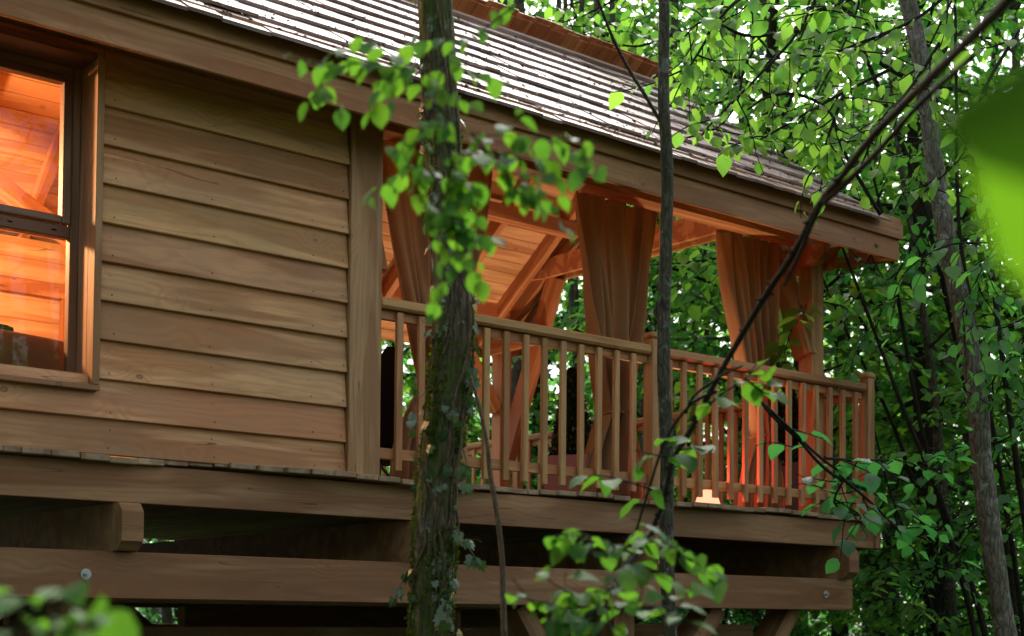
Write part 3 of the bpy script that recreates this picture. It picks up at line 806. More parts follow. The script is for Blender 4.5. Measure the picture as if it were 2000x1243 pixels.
frustum('lamp_base', spot, (7.2, 7.05), .06, .05, 2.372, 2.40, 'steel_dark')
frustum('lens', spot, (7.2, 7.05), .045, .045, 2.401, 2.405, 'lamp_glow')
uplight('uplight_light', (7.2, 7.05, 2.42), (6.9, 7.15, 4.4), (1, .62, .35), 36, spot)
up2 = thing('deck_uplight', 'warm uplight on the deck boards in the far right corner of the porch', 'lamp', (7.5, 9.1, 2.372))
frustum('lamp_base', up2, (7.5, 9.1), .06, .05, 2.372, 2.40, 'steel_dark')
frustum('lens', up2, (7.5, 9.1), .045, .045, 2.401, 2.405, 'lamp_glow')
uplight('uplight_light', (7.5, 9.1, 2.42), (6.6, 8.9, 4.4), (1, .60, .34), 54, up2)
rl_ = thing('pendant_lamp', 'warm pendant lamp hanging inside the cabin room', 'lamp', (1.6, 8.2, 4.3))
mb = MB(); mb.tube([(1.6, 8.2, 5.6), (1.6, 8.2, 4.42)], .006, 6); mb.obj('cord', 'steel_dark', rl_, (1.6, 8.2, 5))
frustum('lamp_shade', rl_, (1.6, 8.2), .14, .08, 4.25, 4.42, 'lamp_glow')
plight('pendant_light', (1.6, 8.2, 4.05), (1, .50, .22), 230, .15, rl_)

wl_ = thing('added_door_glow', 'warm light added at the cabin end wall for the glow of a glazed door', 'lamp', (4.26, 7.7, 3.9))  # added lamp stands in for room light through a glazed door
box('lamp_base', wl_, (4.23, 7.64, 3.82), (4.25, 7.76, 3.98), 'steel_dark')
frustum('lamp_shade', wl_, (4.31, 7.7), .05, .05, 3.84, 3.96, 'lamp_glow')
plight('added_door_light', (4.46, 7.7, 3.9), (1, .55, .29), 8, .06, wl_)
def cushion(name, parent, lo, hi, mat, sub=12):
    lo = np.array(lo); hi = np.array(hi); c = (lo+hi)/2; h = (hi-lo)/2
    V = []; Fc = []
    nu, nv = 24, 12
    for j in range(nv+1):
        b = -math.pi/2+math.pi*j/nv
        for i in range(nu):
            a = 2*math.pi*i/nu
            def se(x, e): return math.copysign(abs(x)**e, x)
            p = np.array([se(math.cos(b), .45)*se(math.cos(a), .45), se(math.cos(b), .45)*se(math.sin(a), .45), se(math.sin(b), .5)])
            q = c+h*p*(1+.03*noise.noise(Vector((p*3).tolist())))
            V.append(tuple(q))
    for j in range(nv):
        for i in range(nu):
            Fc.append([j*nu+i, j*nu+(i+1) % nu, (j+1)*nu+(i+1) % nu, (j+1)*nu+i])
    return meshobj(name, V, Fc, mat, parent, c.tolist(), True)
sofa = thing('sofa', 'brown velvet sofa back seen through the lower window pane', 'sofa', (1.6, 6.9, 2.38))
cushion('sofa_back', sofa, (.9, 6.66, 2.55), (2.95, 6.95, 2.965), 'cushion')
cushion('sofa_seat', sofa, (.9, 6.9, 2.42), (2.95, 7.5, 2.72), 'cushion')
th = thing('blanket', 'dark blanket thrown over the top of the brown sofa', 'blanket', (1.9, 6.8, 2.95))
cushion('blanket', th, (1.6, 6.74, 2.95), (2.44, 6.90, 3.0), 'dark_blanket')

def planter(label, cx, cy_, s, h, mat, tree_h, tlabel, rot=.5):
    t = thing('planter', label, 'planter', (cx, cy_, 2.372))
    v = []; k0 = s*.38; k1 = s*.5
    for r, z in ((k0, 2.372), (k1, 2.372+h), (k1-.03, 2.372+h), (k1-.04, 2.372+h-.06)):
        for a in range(4):
            an = rot+math.pi/4+a*math.pi/2
            v.append((cx+r*1.414*math.cos(an), cy_+r*1.414*math.sin(an), z))
    f = [[3, 2, 1, 0]]
    for L_ in range(3):
        for a in range(4): f.append([L_*4+a, L_*4+(a+1) % 4, L_*4+4+(a+1) % 4, L_*4+4+a])
    meshobj('pot', v, f, mat, t, (cx, cy_, 2.372))
    meshobj('soil', [v[i] for i in range(12, 16)], [[0, 1, 2, 3]], 'dark_blanket', t, (cx, cy_, 2.372))
    c = thing('conifer', tlabel, 'shrub', (cx, cy_, 2.372+h-.05))
    n = 2600; tt = rng.random(n)**1.1; z = 2.372+h-.05+tt*tree_h
    rr = (.14*(1-tt)**.75+.012)*np.sqrt(rng.random(n)*.7+.3); an = rng.random(n)*6.283
    pos = np.stack([cx+rr*np.cos(an), cy_+rr*np.sin(an), z], 1)
    d = np.stack([np.cos(an), np.sin(an), 1.2+rng.random(n)], 1)
    Vv = leaves_array(pos, d, rng.normal(size=(n, 3)), np.full(n, .035))
    me = leaves_mesh('foliage', Vv-np.array([cx, cy_, 2.6]), 'conifer')
    o = bpy.data.objects.new('foliage', me); o['kind'] = 'stuff'; link(o, c, Matrix.Translation((cx, cy_, 2.6)))
    mb = MB(); mb.tube([(cx, cy_, 2.372+h-.06), (cx, cy_, 2.372+h+tree_h*.7)], .012, 8); mb.obj('trunk', 'bark_dark', c, (cx, cy_, 2.6))
planter('square rose-pink planter on the deck behind the front balusters', 6.21, 6.98, .34, .30, 'planter', .62, 'narrow dark conifer growing in the rose-pink planter')
planter('dusky purple planter half hidden behind the curtain beside the end post', 8.37, 6.98, .27, .42, 'planter_purple', .80, 'nearly black conifer in the purple planter by the end porch post')
ch = thing('folding_chair', 'black folding chair behind the first balusters beside the corner board', 'chair', (5.12, 7.5, 2.372))
V = []; 
poly = [(-.08, 2.62), (-.08, 3.27), (-.03, 3.345), (.01, 3.345), (.065, 3.27), (.065, 2.62)]
cxx, cyy = 5.12, 7.5
dx, dy = .77, -.63
v = [(cxx+dx*a-.013*dy*s, cyy+dy*a+.013*dx*s, z) for s in (-1, 1) for a, z in poly]
f = [list(range(6))[::-1], list(range(6, 12))]+[[i, (i+1) % 6, 6+(i+1) % 6, 6+i] for i in range(6)]
meshobj('backrest', v, f, 'black_cloth', ch, (cxx, cyy, 2.7))
beam('seat', ch, (cxx-.02, cyy+.02, 2.63), (cxx+.25, cyy+.33, 2.63), .2, .02, 'black_cloth')
for s in (-1, 1):
    for o_ in (0, .3):
        bx, by = cxx+.63*o_, cyy+.77*o_
        mb = MB(); mb.tube([(bx+dx*.11*s, by+dy*.11*s, 2.63), (bx-dx*.11*s, by-dy*.11*s, 2.375)], .009, 8)
        mb.obj('leg', 'steel_dark', ch, (bx, by, 2.5))

# ================================================================== TREES
def wander(p0, d0, L, n, k, up=0., r_=rnd):
    P = [np.array(p0, float)]; d = np.array(d0, float); d /= np.linalg.norm(d)
    for i in range(n):
        d = d+np.array([r_.gauss(0, k), r_.gauss(0, k), r_.gauss(0, k)+up]); d /= np.linalg.norm(d)
        P.append(P[-1]+d*L/n)
    return np.array(P)
def spray_leaves(P, size, pos, dirs, ups, sz, r_, droop=.35, step=.68, side=.9):
    """alternate leaves down both sides of a twig path P, lying in a drooping plane"""
    seg = np.linalg.norm(np.diff(P, axis=0), axis=1); L = seg.sum(); n = max(2, int(L/(size*step)))
    for k in range(n):
        u = (k+r_.random()*.6)/n*(len(P)-1); i = min(int(u), len(P)-2); f = u-i
        p = P[i]*(1-f)+P[i+1]*f; t = P[i+1]-P[i]; t = t/(np.linalg.norm(t)+1e-9)
        s = np.cross(t, [0, 0, 1.]); s /= np.linalg.norm(s)+1e-9
        sg = 1 if k % 2 else -1
        d = t*.55+s*sg*side+np.array([r_.gauss(0, .25), r_.gauss(0, .25), -droop+r_.gauss(0, .22)])
        up = np.array([r_.gauss(0, .38), r_.gauss(0, .38), 1.])
        pos.append(p+s*sg*size*.12); dirs.append(d); ups.append(up); sz.append(size*r_.choice((.55, .75, .9, 1., 1.1))*r_.uniform(.85, 1.12))
def make_tree_meshes(h, r0, cb, cr, nb, leaf, seed, mat='leaf', barkm='bark_grey', dens=1., droop=.35, shape='oval', lean=.25):
    """returns trunk, branch and crown meshes with the base at the origin"""
    r_ = random.Random(seed)
    T = wander((0, 0, -.3), (r_.gauss(0, lean*.4), r_.gauss(0, lean*.4), 1), h, 14, .05, .06, r_)
    rad = np.linspace(r0, r0*.18, len(T)); rad[0] *= 1.3
    mb = MB(); mb.tube(T, rad, 10)
    br = MB(); pos = []; dirs = []; ups = []; sz = []
    for b in range(nb):
        u = (b+r_.random())/nb; zr = cb+(1-cb)*u
        fi = zr*(len(T)-1); i = min(int(fi), len(T)-2); p = T[i]*(1-fi+i)+T[i+1]*(fi-i)
        a = b*2.4+r_.uniform(-.5, .5)
        if shape == 'oval': ext = cr*(.35+.65*math.sin(math.pi*min(1, .18+.82*u)**.8))
        else: ext = cr*(1.05-.6*u)
        ext *= r_.uniform(.7, 1.15)
        el = .15+.65*u+r_.uniform(-.2, .2)
        B = wander(p, (math.cos(a)*math.cos(el), math.sin(a)*math.cos(el), math.sin(el)), ext, 7, .16, -.03, r_)
        br.tube(B, np.linspace(max(r0*.28*(1-u*.5), .012), .004, len(B)), 5)
        nt_ = max(4, int(9*dens*ext/1.5))
        for k in range(nt_):
            q = .2+.8*(k+r_.random())/nt_; fi = q*(len(B)-1); i = min(int(fi), len(B)-2); p2 = B[i]*(1-fi+i)+B[i+1]*(fi-i)
            bd = B[i+1]-B[i]; bd /= np.linalg.norm(bd)
            s = np.cross(bd, [0, 0, 1.]); s /= np.linalg.norm(s)+1e-9
            sg = 1 if k % 2 else -1
            d = bd*.6+s*sg*r_.uniform(.5, 1.1)+np.array([0, 0, r_.gauss(-.05, .3)])
            tw = wander(p2, d, r_.uniform(.35, .75)*(.6+.25*cr), 5, .17, -.05, r_)
            br.tube(tw, np.linspace(.005, .002, len(tw)), 3)
            spray_leaves(tw, leaf, pos, dirs, ups, sz, r_, droop)
            if r_.random() < .75:
                tw2 = wander(tw[2], (tw[3]-tw[2])+np.array([r_.gauss(0, .05), r_.gauss(0, .05), r_.gauss(0, .03)])*1.5, r_.uniform(.25, .5), 4, .2, -.05, r_)
                spray_leaves(tw2, leaf, pos, dirs, ups, sz, r_, droop)
    V = leaves_array(np.array(pos), np.array(dirs), np.array(ups), np.array(sz))
    crown = leaves_mesh('crown', V, mat)
    def me(mbx, name, m):
        x = bpy.data.meshes.new(name); x.from_pydata(np.concatenate(mbx.v).tolist(), [], mbx.f); x.materials.append(M[m])
        x.polygons.foreach_set('use_smooth', [True]*len(x.polygons)); x.update(); return x
    return me(mb, 'trunk', barkm), me(br, 'branches', barkm), crown, len(pos)
def put_tree(name, meshes, loc, rot, sc, label, cat, group=None):
    t = bpy.data.objects.new(name, None); t['label'] = label; t['category'] = cat
    if group: t['group'] = group
    Mx = Matrix.Translation(Vector(loc)) @ Matrix.Rotation(rot, 4, 'Z') @ Matrix.Scale(sc, 4)
    link(t, None, Mx)
    for nm, me in zip(('trunk', 'branches', 'crown'), meshes[:3]):
        o = bpy.data.objects.new(nm, me)
        if nm != 'trunk': o['kind'] = 'stuff'
        COL.objects.link(o); o.parent = t
    return t
LEAFN = 0
TV = [make_tree_meshes(9.5, .10, .16, 2.3, 30, .125, 21, 'leaf', 'bark_grey'),
      make_tree_meshes(11, .13, .22, 2.7, 34, .12, 22, 'leaf', 'bark_pale', droop=.45),
      make_tree_meshes(8, .08, .10, 2.0, 28, .115, 23, 'leaf_lime', 'bark_grey', shape='cone'),
      make_tree_meshes(10, .11, .30, 2.4, 28, .13, 24, 'leaf_lime', 'bark_dark')]
SV = [make_tree_meshes(4.2, .035, .05, 1.5, 20, .11, 31, 'leaf_dark', 'bark_dark', shape='cone', lean=.8),
      make_tree_meshes(3.2, .03, .04, 1.4, 18, .10, 32, 'leaf', 'bark_dark', shape='cone', lean=.8)]
print('leaves per variant', [t[3] for t in TV+SV])
def polar(yaw, d):
    return (d*math.cos(R(yaw)), d*math.sin(R(yaw)))
def zone(yw, d):
    if yw < 34: z = 'right of the pale leaning trunk'
    elif yw < 40: z = 'beyond the deck corner'
    elif yw < 52: z = 'seen past the porch curtains'
    else: z = 'behind the roof ridge'
    return z+(', nearest row' if d < 16 else ', middle row' if d < 21 else ', far row')
def free(x, y, m=1.2):
    return not (-1.5 < x < 8.8+m and 5.2 < y < 12.7+m)
GT = 'leafy trees of the woodland behind the treehouse'
KL = ['mid-green leafy tree', 'tall pale-trunked tree', 'low-branched lime-green tree', 'lime-green dark-trunked tree']
plan = []
for d, ys, jit in ((13.2, range(24, 36, 5), 1.0), (15.5, range(24, 50, 4), 1.2), (19.5, range(23, 72, 5), 1.4), (24.5, range(22, 74, 6), 1.6), (31, range(22, 76, 6), 2)):
    for yw in ys: plan.append((yw+rnd.uniform(-1.2, 1.2), d+rnd.uniform(-jit, jit)))
for i, (yw, d) in enumerate(plan):
    x, y = polar(yw, d)
    if not free(x, y): continue
    k = rnd.choice((0, 1, 2, 3, 0, 1)) if d > 14 else rnd.choice((0, 2))
    sc = rnd.uniform(.8, 1.05)*(1.0 if d < 22 else 1.12)
    kind = ['leafy_tree', 'tall_tree', 'lime_green_tree', 'slender_tree'][k]
    put_tree(kind, TV[k], (x, y, gh(x, y)), rnd.uniform(0, 6.28), sc, KL[k]+' '+zone(yw, d), 'tree', KL[k]+'s '+zone(yw, d))
for yw, d, k, sc in ((29, 12.6, 2, 1.15), (33.5, 13.2, 3, 1.1), (37.5, 14.6, 2, 1.25), (26, 14, 3, 1.1), (31, 15.2, 3, 1.15), (35.5, 16.5, 1, 1.1), (41, 17.6, 3, 1.25), (44.5, 18.8, 3, 1.25), (47.5, 19.4, 2, 1.5), (50.5, 18.6, 3, 1.25), (53.5, 19.2, 2, 1.45), (56.5, 18, 3, 1.2)):
    x, y = polar(yw, d)
    kind = ['leafy_tree', 'tall_tree', 'lime_green_tree', 'slender_tree'][k]
    put_tree(kind, TV[k], (x, y, gh(x, y)), rnd.uniform(0, 6.28), sc, KL[k]+' '+zone(yw, d), 'tree', KL[k]+'s '+zone(yw, d))
# the clearing's other side, behind and beside the viewer
for q in range(30):
    yw = 100+270*(q+rnd.uniform(.2, .8))/30; d = rnd.uniform(7.5, 12.5); x, y = polar(yw, d)
    if not free(x, y, 2) or yw > 322: continue
    k = q % 4; kind = ['leafy_tree', 'tall_tree', 'lime_green_tree', 'slender_tree'][k]
    put_tree(kind, TV[k], (x, y, gh(x, y)), rnd.uniform(0, 6.28), rnd.uniform(.9, 1.15), 'unseen leafy tree added behind the viewer to darken the window reflection', 'tree', 'trees facing the treehouse front')
for q in range(26):  # unseen shrubs added to keep low sky light off the lower beams
    yw = 96+268*(q+rnd.uniform(.2, .8))/26; x, y = polar(yw, rnd.uniform(3.6, 6.5))
    if not free(x, y, .5): continue
    put_tree('understorey_shrub', SV[q % 2], (x, y, gh(x, y)), rnd.uniform(0, 6.28), rnd.uniform(.8, 1.0),
             'unseen leafy shrub added around the viewer to block low sky light', 'shrub', 'unseen shrubs added to block low sky light')
sp = []
for d, st in ((11.8, 6), (14, 5), (17.5, 4.5), (22, 4)):
    yw = 22.
    while yw < 73:
        sp.append((yw+rnd.uniform(-1.5, 1.5), d+rnd.uniform(-.8, .8))); yw += st
for yw, d in sp:
    x, y = polar(yw, d)
    if not free(x, y, .9): continue
    k = rnd.choice((0, 1))
    put_tree('understorey_shrub', SV[k], (x, y, gh(x, y)), rnd.uniform(0, 6.28), rnd.uniform(.8, 1.15),
             ('dark green low shrub ', 'mid-green bushy shrub ')[k]+zone(yw, d), 'shrub', ('dark green shrubs ', 'mid-green shrubs ')[k]+zone(yw, d))
# far wood, too far to tell the trees apart
n = 26000
yw = R(16)+rng.random(n)*R(64); d = 38+rng.random(n)*9; z = .2+rng.random(n)**1.15*(10.5+2.0*np.sin(yw*23)+1.5*np.sin(yw*57+1))
pos = np.stack([d*np.cos(yw), d*np.sin(yw), z], 1)
V = leaves_array(pos, rng.normal(size=(n, 3))+[0, 0, -.4], rng.normal(size=(n, 3))*.6+[0, 0, 1], rng.uniform(.22, .42, n))
o = bpy.data.objects.new('far_wood', leaves_mesh('far_wood', V, 'leaf_dark')); o['kind'] = 'stuff'
o['label'] = 'far-off wood closing the view behind the trees'; o['category'] = 'woodland'; link(o, None, Matrix.Identity(4))
# low ground cover
n = 9000
x = 2+rng.random(n)*24; y = 3+rng.random(n)*26; z = np.array([gh(a, b) for a, b in zip(x, y)])+rng.random(n)*.35
V = leaves_array(np.stack([x, y, z], 1), rng.normal(size=(n, 3)), rng.normal(size=(n, 3))*.5+[0, 0, 1], rng.uniform(.07, .14, n))
o = bpy.data.objects.new('ground_cover', leaves_mesh('ground_cover', V, 'leaf_dark')); o['kind'] = 'stuff'
o['label'] = 'low leafy ground cover under the deck and trees'; o['category'] = 'ground cover'; link(o, None, Matrix.Identity(4))

for x, y, k in ((5.4, -4.2, 0), (3.9, -5.6, 1), (6.6, -5.8, 3)):  # unseen trees added so the window mirrors leaves instead of white sky
    put_tree('leafy_tree', TV[k], (x, y, gh(x, y)), x*3, 1, 'unseen leafy tree added behind the viewer to darken the window reflection', 'tree', 'trees facing the treehouse front')
# ---- single stems the photograph shows, given by photo pixel and depth
def pxpath(pts, n=40): return smooth_path([tuple(at(*p)) for p in pts], n)
def stem(name, label, cat, pts, r0, r1, barkm, seg=10, n=60, part='trunk', group=None, knob=.06, extra=()):
    P = pxpath(pts, n); t = thing(name, label, cat, P[-1] if P[-1][2] < P[0][2] else P[0], group)
    mb = MB(); sd = rnd.random()*50
    def bf(i, a, P=P): return 1+knob*np.array([noise.noise(Vector((math.cos(q)*1.2+sd, math.sin(q)*1.2, float(P[i][2])*6))) for q in a])*2
    mb.tube(P, np.linspace(r0, r1, n), seg, bf)
    for (e, a, b) in extra: mb.tube(pxpath(e, 24), np.linspace(a, b, 24), 6)
    mb.obj(part, barkm, t, P[n//2])
    return t, P
stem('slim_tree', 'slim upright grey stem standing in front of the railing post, with one thin side branch', 'tree',
     [(1297, -60, 6.3), (1297, 60, 6.3), (1296, 200, 6.3), (1303, 330, 6.3), (1301, 470, 6.3), (1297, 620, 6.3), (1297, 760, 6.3), (1303, 900, 6.3), (1301, 1040, 6.3), (1306, 1180, 6.3), (1312, 1330, 6.3), (1315, 1500, 6.3), (1316, 1950, 6.3)],
     .0235, .036, 'bark_grey', extra=[([(1290, 238, 6.3), (1262, 190, 6.25), (1225, 130, 6.2), (1195, 70, 6.1), (1168, 0, 6.0), (1150, -60, 5.9)], .009, .006)])
stem('pale_tree', 'tall leaning pale-barked tree at the right of the deck', 'tree',
     [(1740, -80, 9.2), (1772, 0, 9.2), (1795, 100, 9.2), (1812, 210, 9.2), (1828, 340, 9.2), (1858, 510, 9.2), (1886, 640, 9.2), (1908, 770, 9.2), (1918, 900, 9.2), (1936, 1050, 9.2), (1965, 1243, 9.2), (1985, 1400, 9.2), (1990, 1680, 9.2)],
       .050, .074, 'bark_pale', seg=14, n=70)
sg = 'dark thin stems of the coppice at the right of the deck'
for lab, pts, a, b in (
    ('dark coppice stem leaning furthest left beside the deck corner', [(1640, 470, 10), (1690, 600, 10), (1765, 800, 10), (1850, 1010, 10), (1925, 1243, 10), (1980, 1600, 10)], .008, .026),
    ('dark coppice stem rising past the corner of the roof', [(1690, 280, 10.3), (1735, 470, 10.3), (1757, 600, 10.3), (1790, 790, 10.3), (1835, 980, 10.3), (1905, 1243, 10.3), (1950, 1600, 10.3)], .008, .026),
    ('thick dark stem behind the pale leaning tree', [(1690, 110, 10.8), (1780, 330, 10.8), (1835, 520, 10.8), (1890, 760, 10.8), (1950, 1000, 10.8), (1985, 1243, 10.8), (2000, 1600, 10.8)], .016, .04),
    ('dark stem along the right border of the view', [(1880, 240, 9.8), (1925, 420, 9.8), (1950, 640, 9.8), (1985, 900, 9.8), (2030, 1243, 9.8), (2040, 1600, 9.8)], .011, .028),
    ('thin upright dark stem between the pale tree and the right border', [(1865, -60, 9.9), (1868, 200, 9.9), (1872, 420, 9.9), (1890, 560, 9.9), (1950, 900, 9.9), (2000, 1243, 9.9), (2020, 1600, 9.9)], .010, .02),
    ('thin dark stem crossing low beside the deck edge', [(1560, 430, 11.5), (1640, 620, 11.5), (1740, 820, 11.5), (1800, 1000, 11.5), (1860, 1243, 11.5), (1900, 1600, 11.5)], .008, .024),
    ('slender dark stem just clear of the lowest beam end', [(1700, 800, 10.6), (1735, 950, 10.6), (1790, 1100, 10.6), (1830, 1243, 10.6), (1860, 1600, 10.6)], .006, .018)):
    stem('coppice_stem', lab, 'stem', pts, a, b, 'bark_dark', seg=7, group=sg)
for q in range(9):
    xa = rnd.uniform(1080, 1560); xb = xa+rnd.uniform(-60, 60)
    stem('background_trunk', 'thin dark trunk among the trees seen through the porch', 'tree', [(xa, -40, 16), ((xa+xb)/2+rnd.uniform(-20, 20), 500, 16), (xb, 1000, 16), (xb+10, 1300, 16)], .03, .06, 'bark_grey', seg=7, n=24, group='trunks seen through the porch')
for q, (xa, xb) in enumerate(((985, 978), (1018, 1010), (1500, 1560), (1570, 1640), (1650, 1700), (1420, 1470))):
    stem('background_trunk', 'tall trunk rising behind the roof ridge', 'tree', [(xa-20, -80, 17), (xa, 60, 17), (xb, 400, 17), (xb, 1300, 17)], .045, .11, 'bark_grey', seg=8, n=24, group='trunks behind the ridge')

# ---- big mossy trunk in front of the porch
bt = thing('mossy_tree', 'thick mossy ivy-grown trunk standing in front of the porch opening', 'tree', tuple(at(838, 1700, 5.6)))
P = pxpath([(848, -90, 5.6), (850, 0, 5.6), (855, 130, 5.6), (864, 260, 5.6), (873, 420, 5.6), (885, 560, 5.6), (884, 680, 5.6), (875, 780, 5.6), (861, 890, 5.6), (853, 1000, 5.6), (847, 1100, 5.6), (841, 1243, 5.6), (836, 1500, 5.6), (834, 2300, 5.6)], 260)
mb = MB(); zz = P[:, 2]
rad = np.interp(zz[::-1], [-.1, 1.2, 2.0, 2.5, 3.2, 4.2], [.108, .082, .080, .077, .072, .064])[::-1]
def bf(i, a):
    o = []
    for q in a:
        c, s = math.cos(q), math.sin(q); z = float(zz[i])
        r1 = noise.noise(Vector((c*4.5, s*4.5, z*2.2))); r2 = noise.noise(Vector((c*10, s*10, z*7+4))); r3 = noise.noise(Vector((c*24, s*24, z*26+7)))
        lump = noise.noise(Vector((c*1.2+9, s*1.2, z*2.7)))
        o.append(1+.10*(abs(r1)*2-.4)+.055*r2+.035*r3+.13*lump)
    return np.array(o)
mb.tube(P, rad, 72, bf); mb.obj('trunk', 'bark_moss', bt, P[130])
# moss tufts
n = 15000; ii = rng.integers(60, 250, n); an = rng.random(n)*6.283
keep = []
Tn = np.gradient(P, axis=0); Tn /= np.linalg.norm(Tn, axis=1)[:, None]
pp = []; dd = []; ss = []
for i, a in zip(ii, an):
    c, s = math.cos(a), math.sin(a)
    if noise.noise(Vector((c*1.3, s*1.3+3, float(zz[i])*2.6)))+.35*noise.noise(Vector((c*6, s*6, float(zz[i])*11))) < .08+(.18 if zz[i] > 2.75 else 0): continue
    nrm = np.array([c, s, 0]); rr = rad[i]*(bf(i, [a])[0])
    # the tube's first frame axis is not kept, so measure the radius generously
    pp.append(P[i]+nrm*(rr*1.05)+Tn[i]*rng.uniform(-.01, .01)); dd.append(nrm+rng.normal(size=3)*.7+[0, 0, .1]); ss.append(rng.uniform(.008, .019))
M['moss'] = leaf_mat('moss_tuft', (.10, .16, .012), (.04, .085, .008), (.12, .20, .01), trans=.25, rough=.9, spec=.1)
V = leaves_array(np.array(pp), np.array(dd), rng.normal(size=(len(pp), 3)), np.array(ss))
o = bpy.data.objects.new('moss', leaves_mesh('moss', V-P[130], 'moss')); o['kind'] = 'stuff'; link(o, bt, Matrix.Translation(Vector(P[130])))
# ivy: vines and leaves on the trunk
iv = thing('ivy', 'ivy vines climbing the thick mossy trunk in front of the porch', 'ivy', tuple(P[-60]))
IV = ivy_mesh(M['ivy']); mb = MB()
SC = -Fv
def on_trunk(i, ph, extra=.004):
    side = Rv*math.sin(ph)+SC*math.cos(ph)
    side = np.array(side); side -= Tn[i]*(side@Tn[i]); side /= np.linalg.norm(side)
    return P[i]+side*(rad[i]*1.07+extra), side
def vine(i0, i1, ph0, w, r):
    pts = []
    m = 40
    for k in range(m+1):
        i = int(i0+(i1-i0)*k/m); ph = ph0+w*math.sin(k*.23+ph0*3)+.12*math.sin(k*.9)
        pts.append(on_trunk(i, ph, r*.5)[0])
    mb.tube(np.array(pts), np.linspace(r, r*.6, m+1), 6)
vine(250, 20, .55, .35, .008); vine(250, 70, -.2, .5, .006); vine(200, 10, 1.1, .3, .005); vine(240, 120, -.9, .5, .005); vine(190, 60, .1, .7, .004); vine(230, 150, .9, .4, .006)
for _ in range(46):     # loose tendrils
    i = rnd.randint(30, 240); ph = rnd.uniform(-1.5, 1.5); p, s_ = on_trunk(i, ph)
    tw = wander(p, s_*.5+np.array(Rv)*rnd.gauss(0, .6)+np.array([0, 0, rnd.gauss(0, .5)]), rnd.uniform(.05, .16), 6, .35)
    mb.tube(tw, np.linspace(.0018, .0009, len(tw)), 4)
def ivleaf(i, ph, size, out=.0):
    p, s_ = on_trunk(i, ph, .008+out)
    d = Vector((rnd.gauss(0, .5), rnd.gauss(0, .5), -1.0))+Vector(s_)*.3
    place_leaf(IV, iv, p, d, Vector(s_)+Vector((rnd.gauss(0, .35), rnd.gauss(0, .35), .3)), size)
for _ in range(60): ivleaf(rnd.randint(20, 150), rnd.choice((-1, 1))*rnd.uniform(.9, 1.6), rnd.uniform(.025, .05), rnd.uniform(0, .015))
for _ in range(34): ivleaf(rnd.randint(125, 235), rnd.uniform(-1.5, 1.5), rnd.uniform(.028, .055), rnd.uniform(0, .02))
# drooping ivy shoot at the lower right of the trunk
for (x0, y0, x1, y1, m) in ((893, 1030, 925, 1110, 9), (885, 1110, 915, 1200, 12), (870, 1140, 880, 1240, 12), (905, 880, 935, 960, 6), (800, 1100, 770, 1190, 6), (812, 740, 790, 860, 5), (925, 690, 955, 800, 5)):
    a = at(x0, y0, 5.52); b = at(x1, y1, 5.45)
    tw = wander(tuple(a), tuple(b-a), (b-a).length, 8, .12); mb.tube(tw, np.linspace(.003, .0015, len(tw)), 5)
    for k in range(m):
        q = tw[rnd.randint(1, 8)]+np.array([rnd.gauss(0, .012)]*3)
        place_leaf(IV, iv, q, (rnd.gauss(0, .5), rnd.gauss(0, .5), -1), Vector(SC)+Vector((rnd.gauss(0, .5), rnd.gauss(0, .5), .4)), rnd.uniform(.03, .06))
mb.obj('vine', 'vine', iv, P[150])
# small broken snags with dead leaves on the trunk
# thin bare sapling right of the trunk
stem('sapling', 'thin bare brown sapling beside the lower part of the mossy trunk', 'sapling',
     [(918, 735, 5.3), (935, 790, 5.3), (950, 860, 5.3), (958, 930, 5.3), (970, 1000, 5.3), (980, 1080, 5.3), (982, 1160, 5.3), (985, 1260, 5.3), (984, 1450, 5.3), (980, 2000, 5.3)], .0065, .014, 'vine', seg=8, n=50, knob=.1)

# ---- leafy sprays and overhanging boughs, each leaf its own piece
LM = {k: [leaf_mesh('ovate', M[k], dr, fo, wo) for dr, fo, wo in ((.25, .22, 0), (.38, .10, .12), (.12, .30, .08), (.5, .16, -.1))] for k in ('leaf_matte', 'leaf_near', 'leaf_lime', 'leaf', 'leaf_dark')}
def spray(name, label, twigs, size, mat, r0=.004, nper=14, side=.18, ntw=5, barkm='bark_dark', seed=1, droop=.5, dz=.12, cat='branch', own=None, dd=.25, group=None, stp=.75):
    """twigs: main paths by pixel and depth; side shoots leave them with alternate leaves"""
    r_ = random.Random(seed); mb = MB(); allp = []
    paths = [pxpath(t, 30) for t in twigs]
    root = thing(name, label, cat, paths[0][0], group); meshes = LM[mat]
    cnt = 0
    for Pm in paths:
        mb.tube(Pm, np.linspace(r0, r0*.35, len(Pm)), 6)
        L = np.linalg.norm(np.diff(Pm, axis=0), axis=1).sum()
        shoots = [Pm]
        for k in range(ntw):
            i = int((.1+.9*(k+r_.random())/ntw)*(len(Pm)-2)); t = Pm[i+1]-Pm[i]; t /= np.linalg.norm(t)+1e-9
            s = np.array(Rv)*r_.gauss(0, 1)+np.array(Uv)*r_.gauss(0, .6)+np.array(Fv)*r_.gauss(0, dd)
            d = t*.5+s; d[2] -= dz
            tw = wander(Pm[i], d, side*r_.uniform(.6, 1.2), 7, .16, -.03, r_)
            mb.tube(tw, np.linspace(r0*.5, r0*.2, len(tw)), 4); shoots.append(tw)
        for sI, tw in enumerate(shoots):
            pos = []; dirs = []; ups = []; sz = []
            spray_leaves(tw, size, pos, dirs, ups, sz, r_, droop, step=stp if sI else 1.1)
            if sI == 0 and own is not None: keepn = int(len(pos)*own); pos = pos[-keepn:] if keepn else []
            for p, d, u, s in zip(pos, dirs, ups, sz[-len(pos):] if len(pos) else []):
                if cnt >= 295: break
                place_leaf(meshes[r_.randint(0, 3)], root, p, d, u, s); cnt += 1
    mb.obj('twig', barkm, root, paths[0][0])
    return cnt
C_ = []
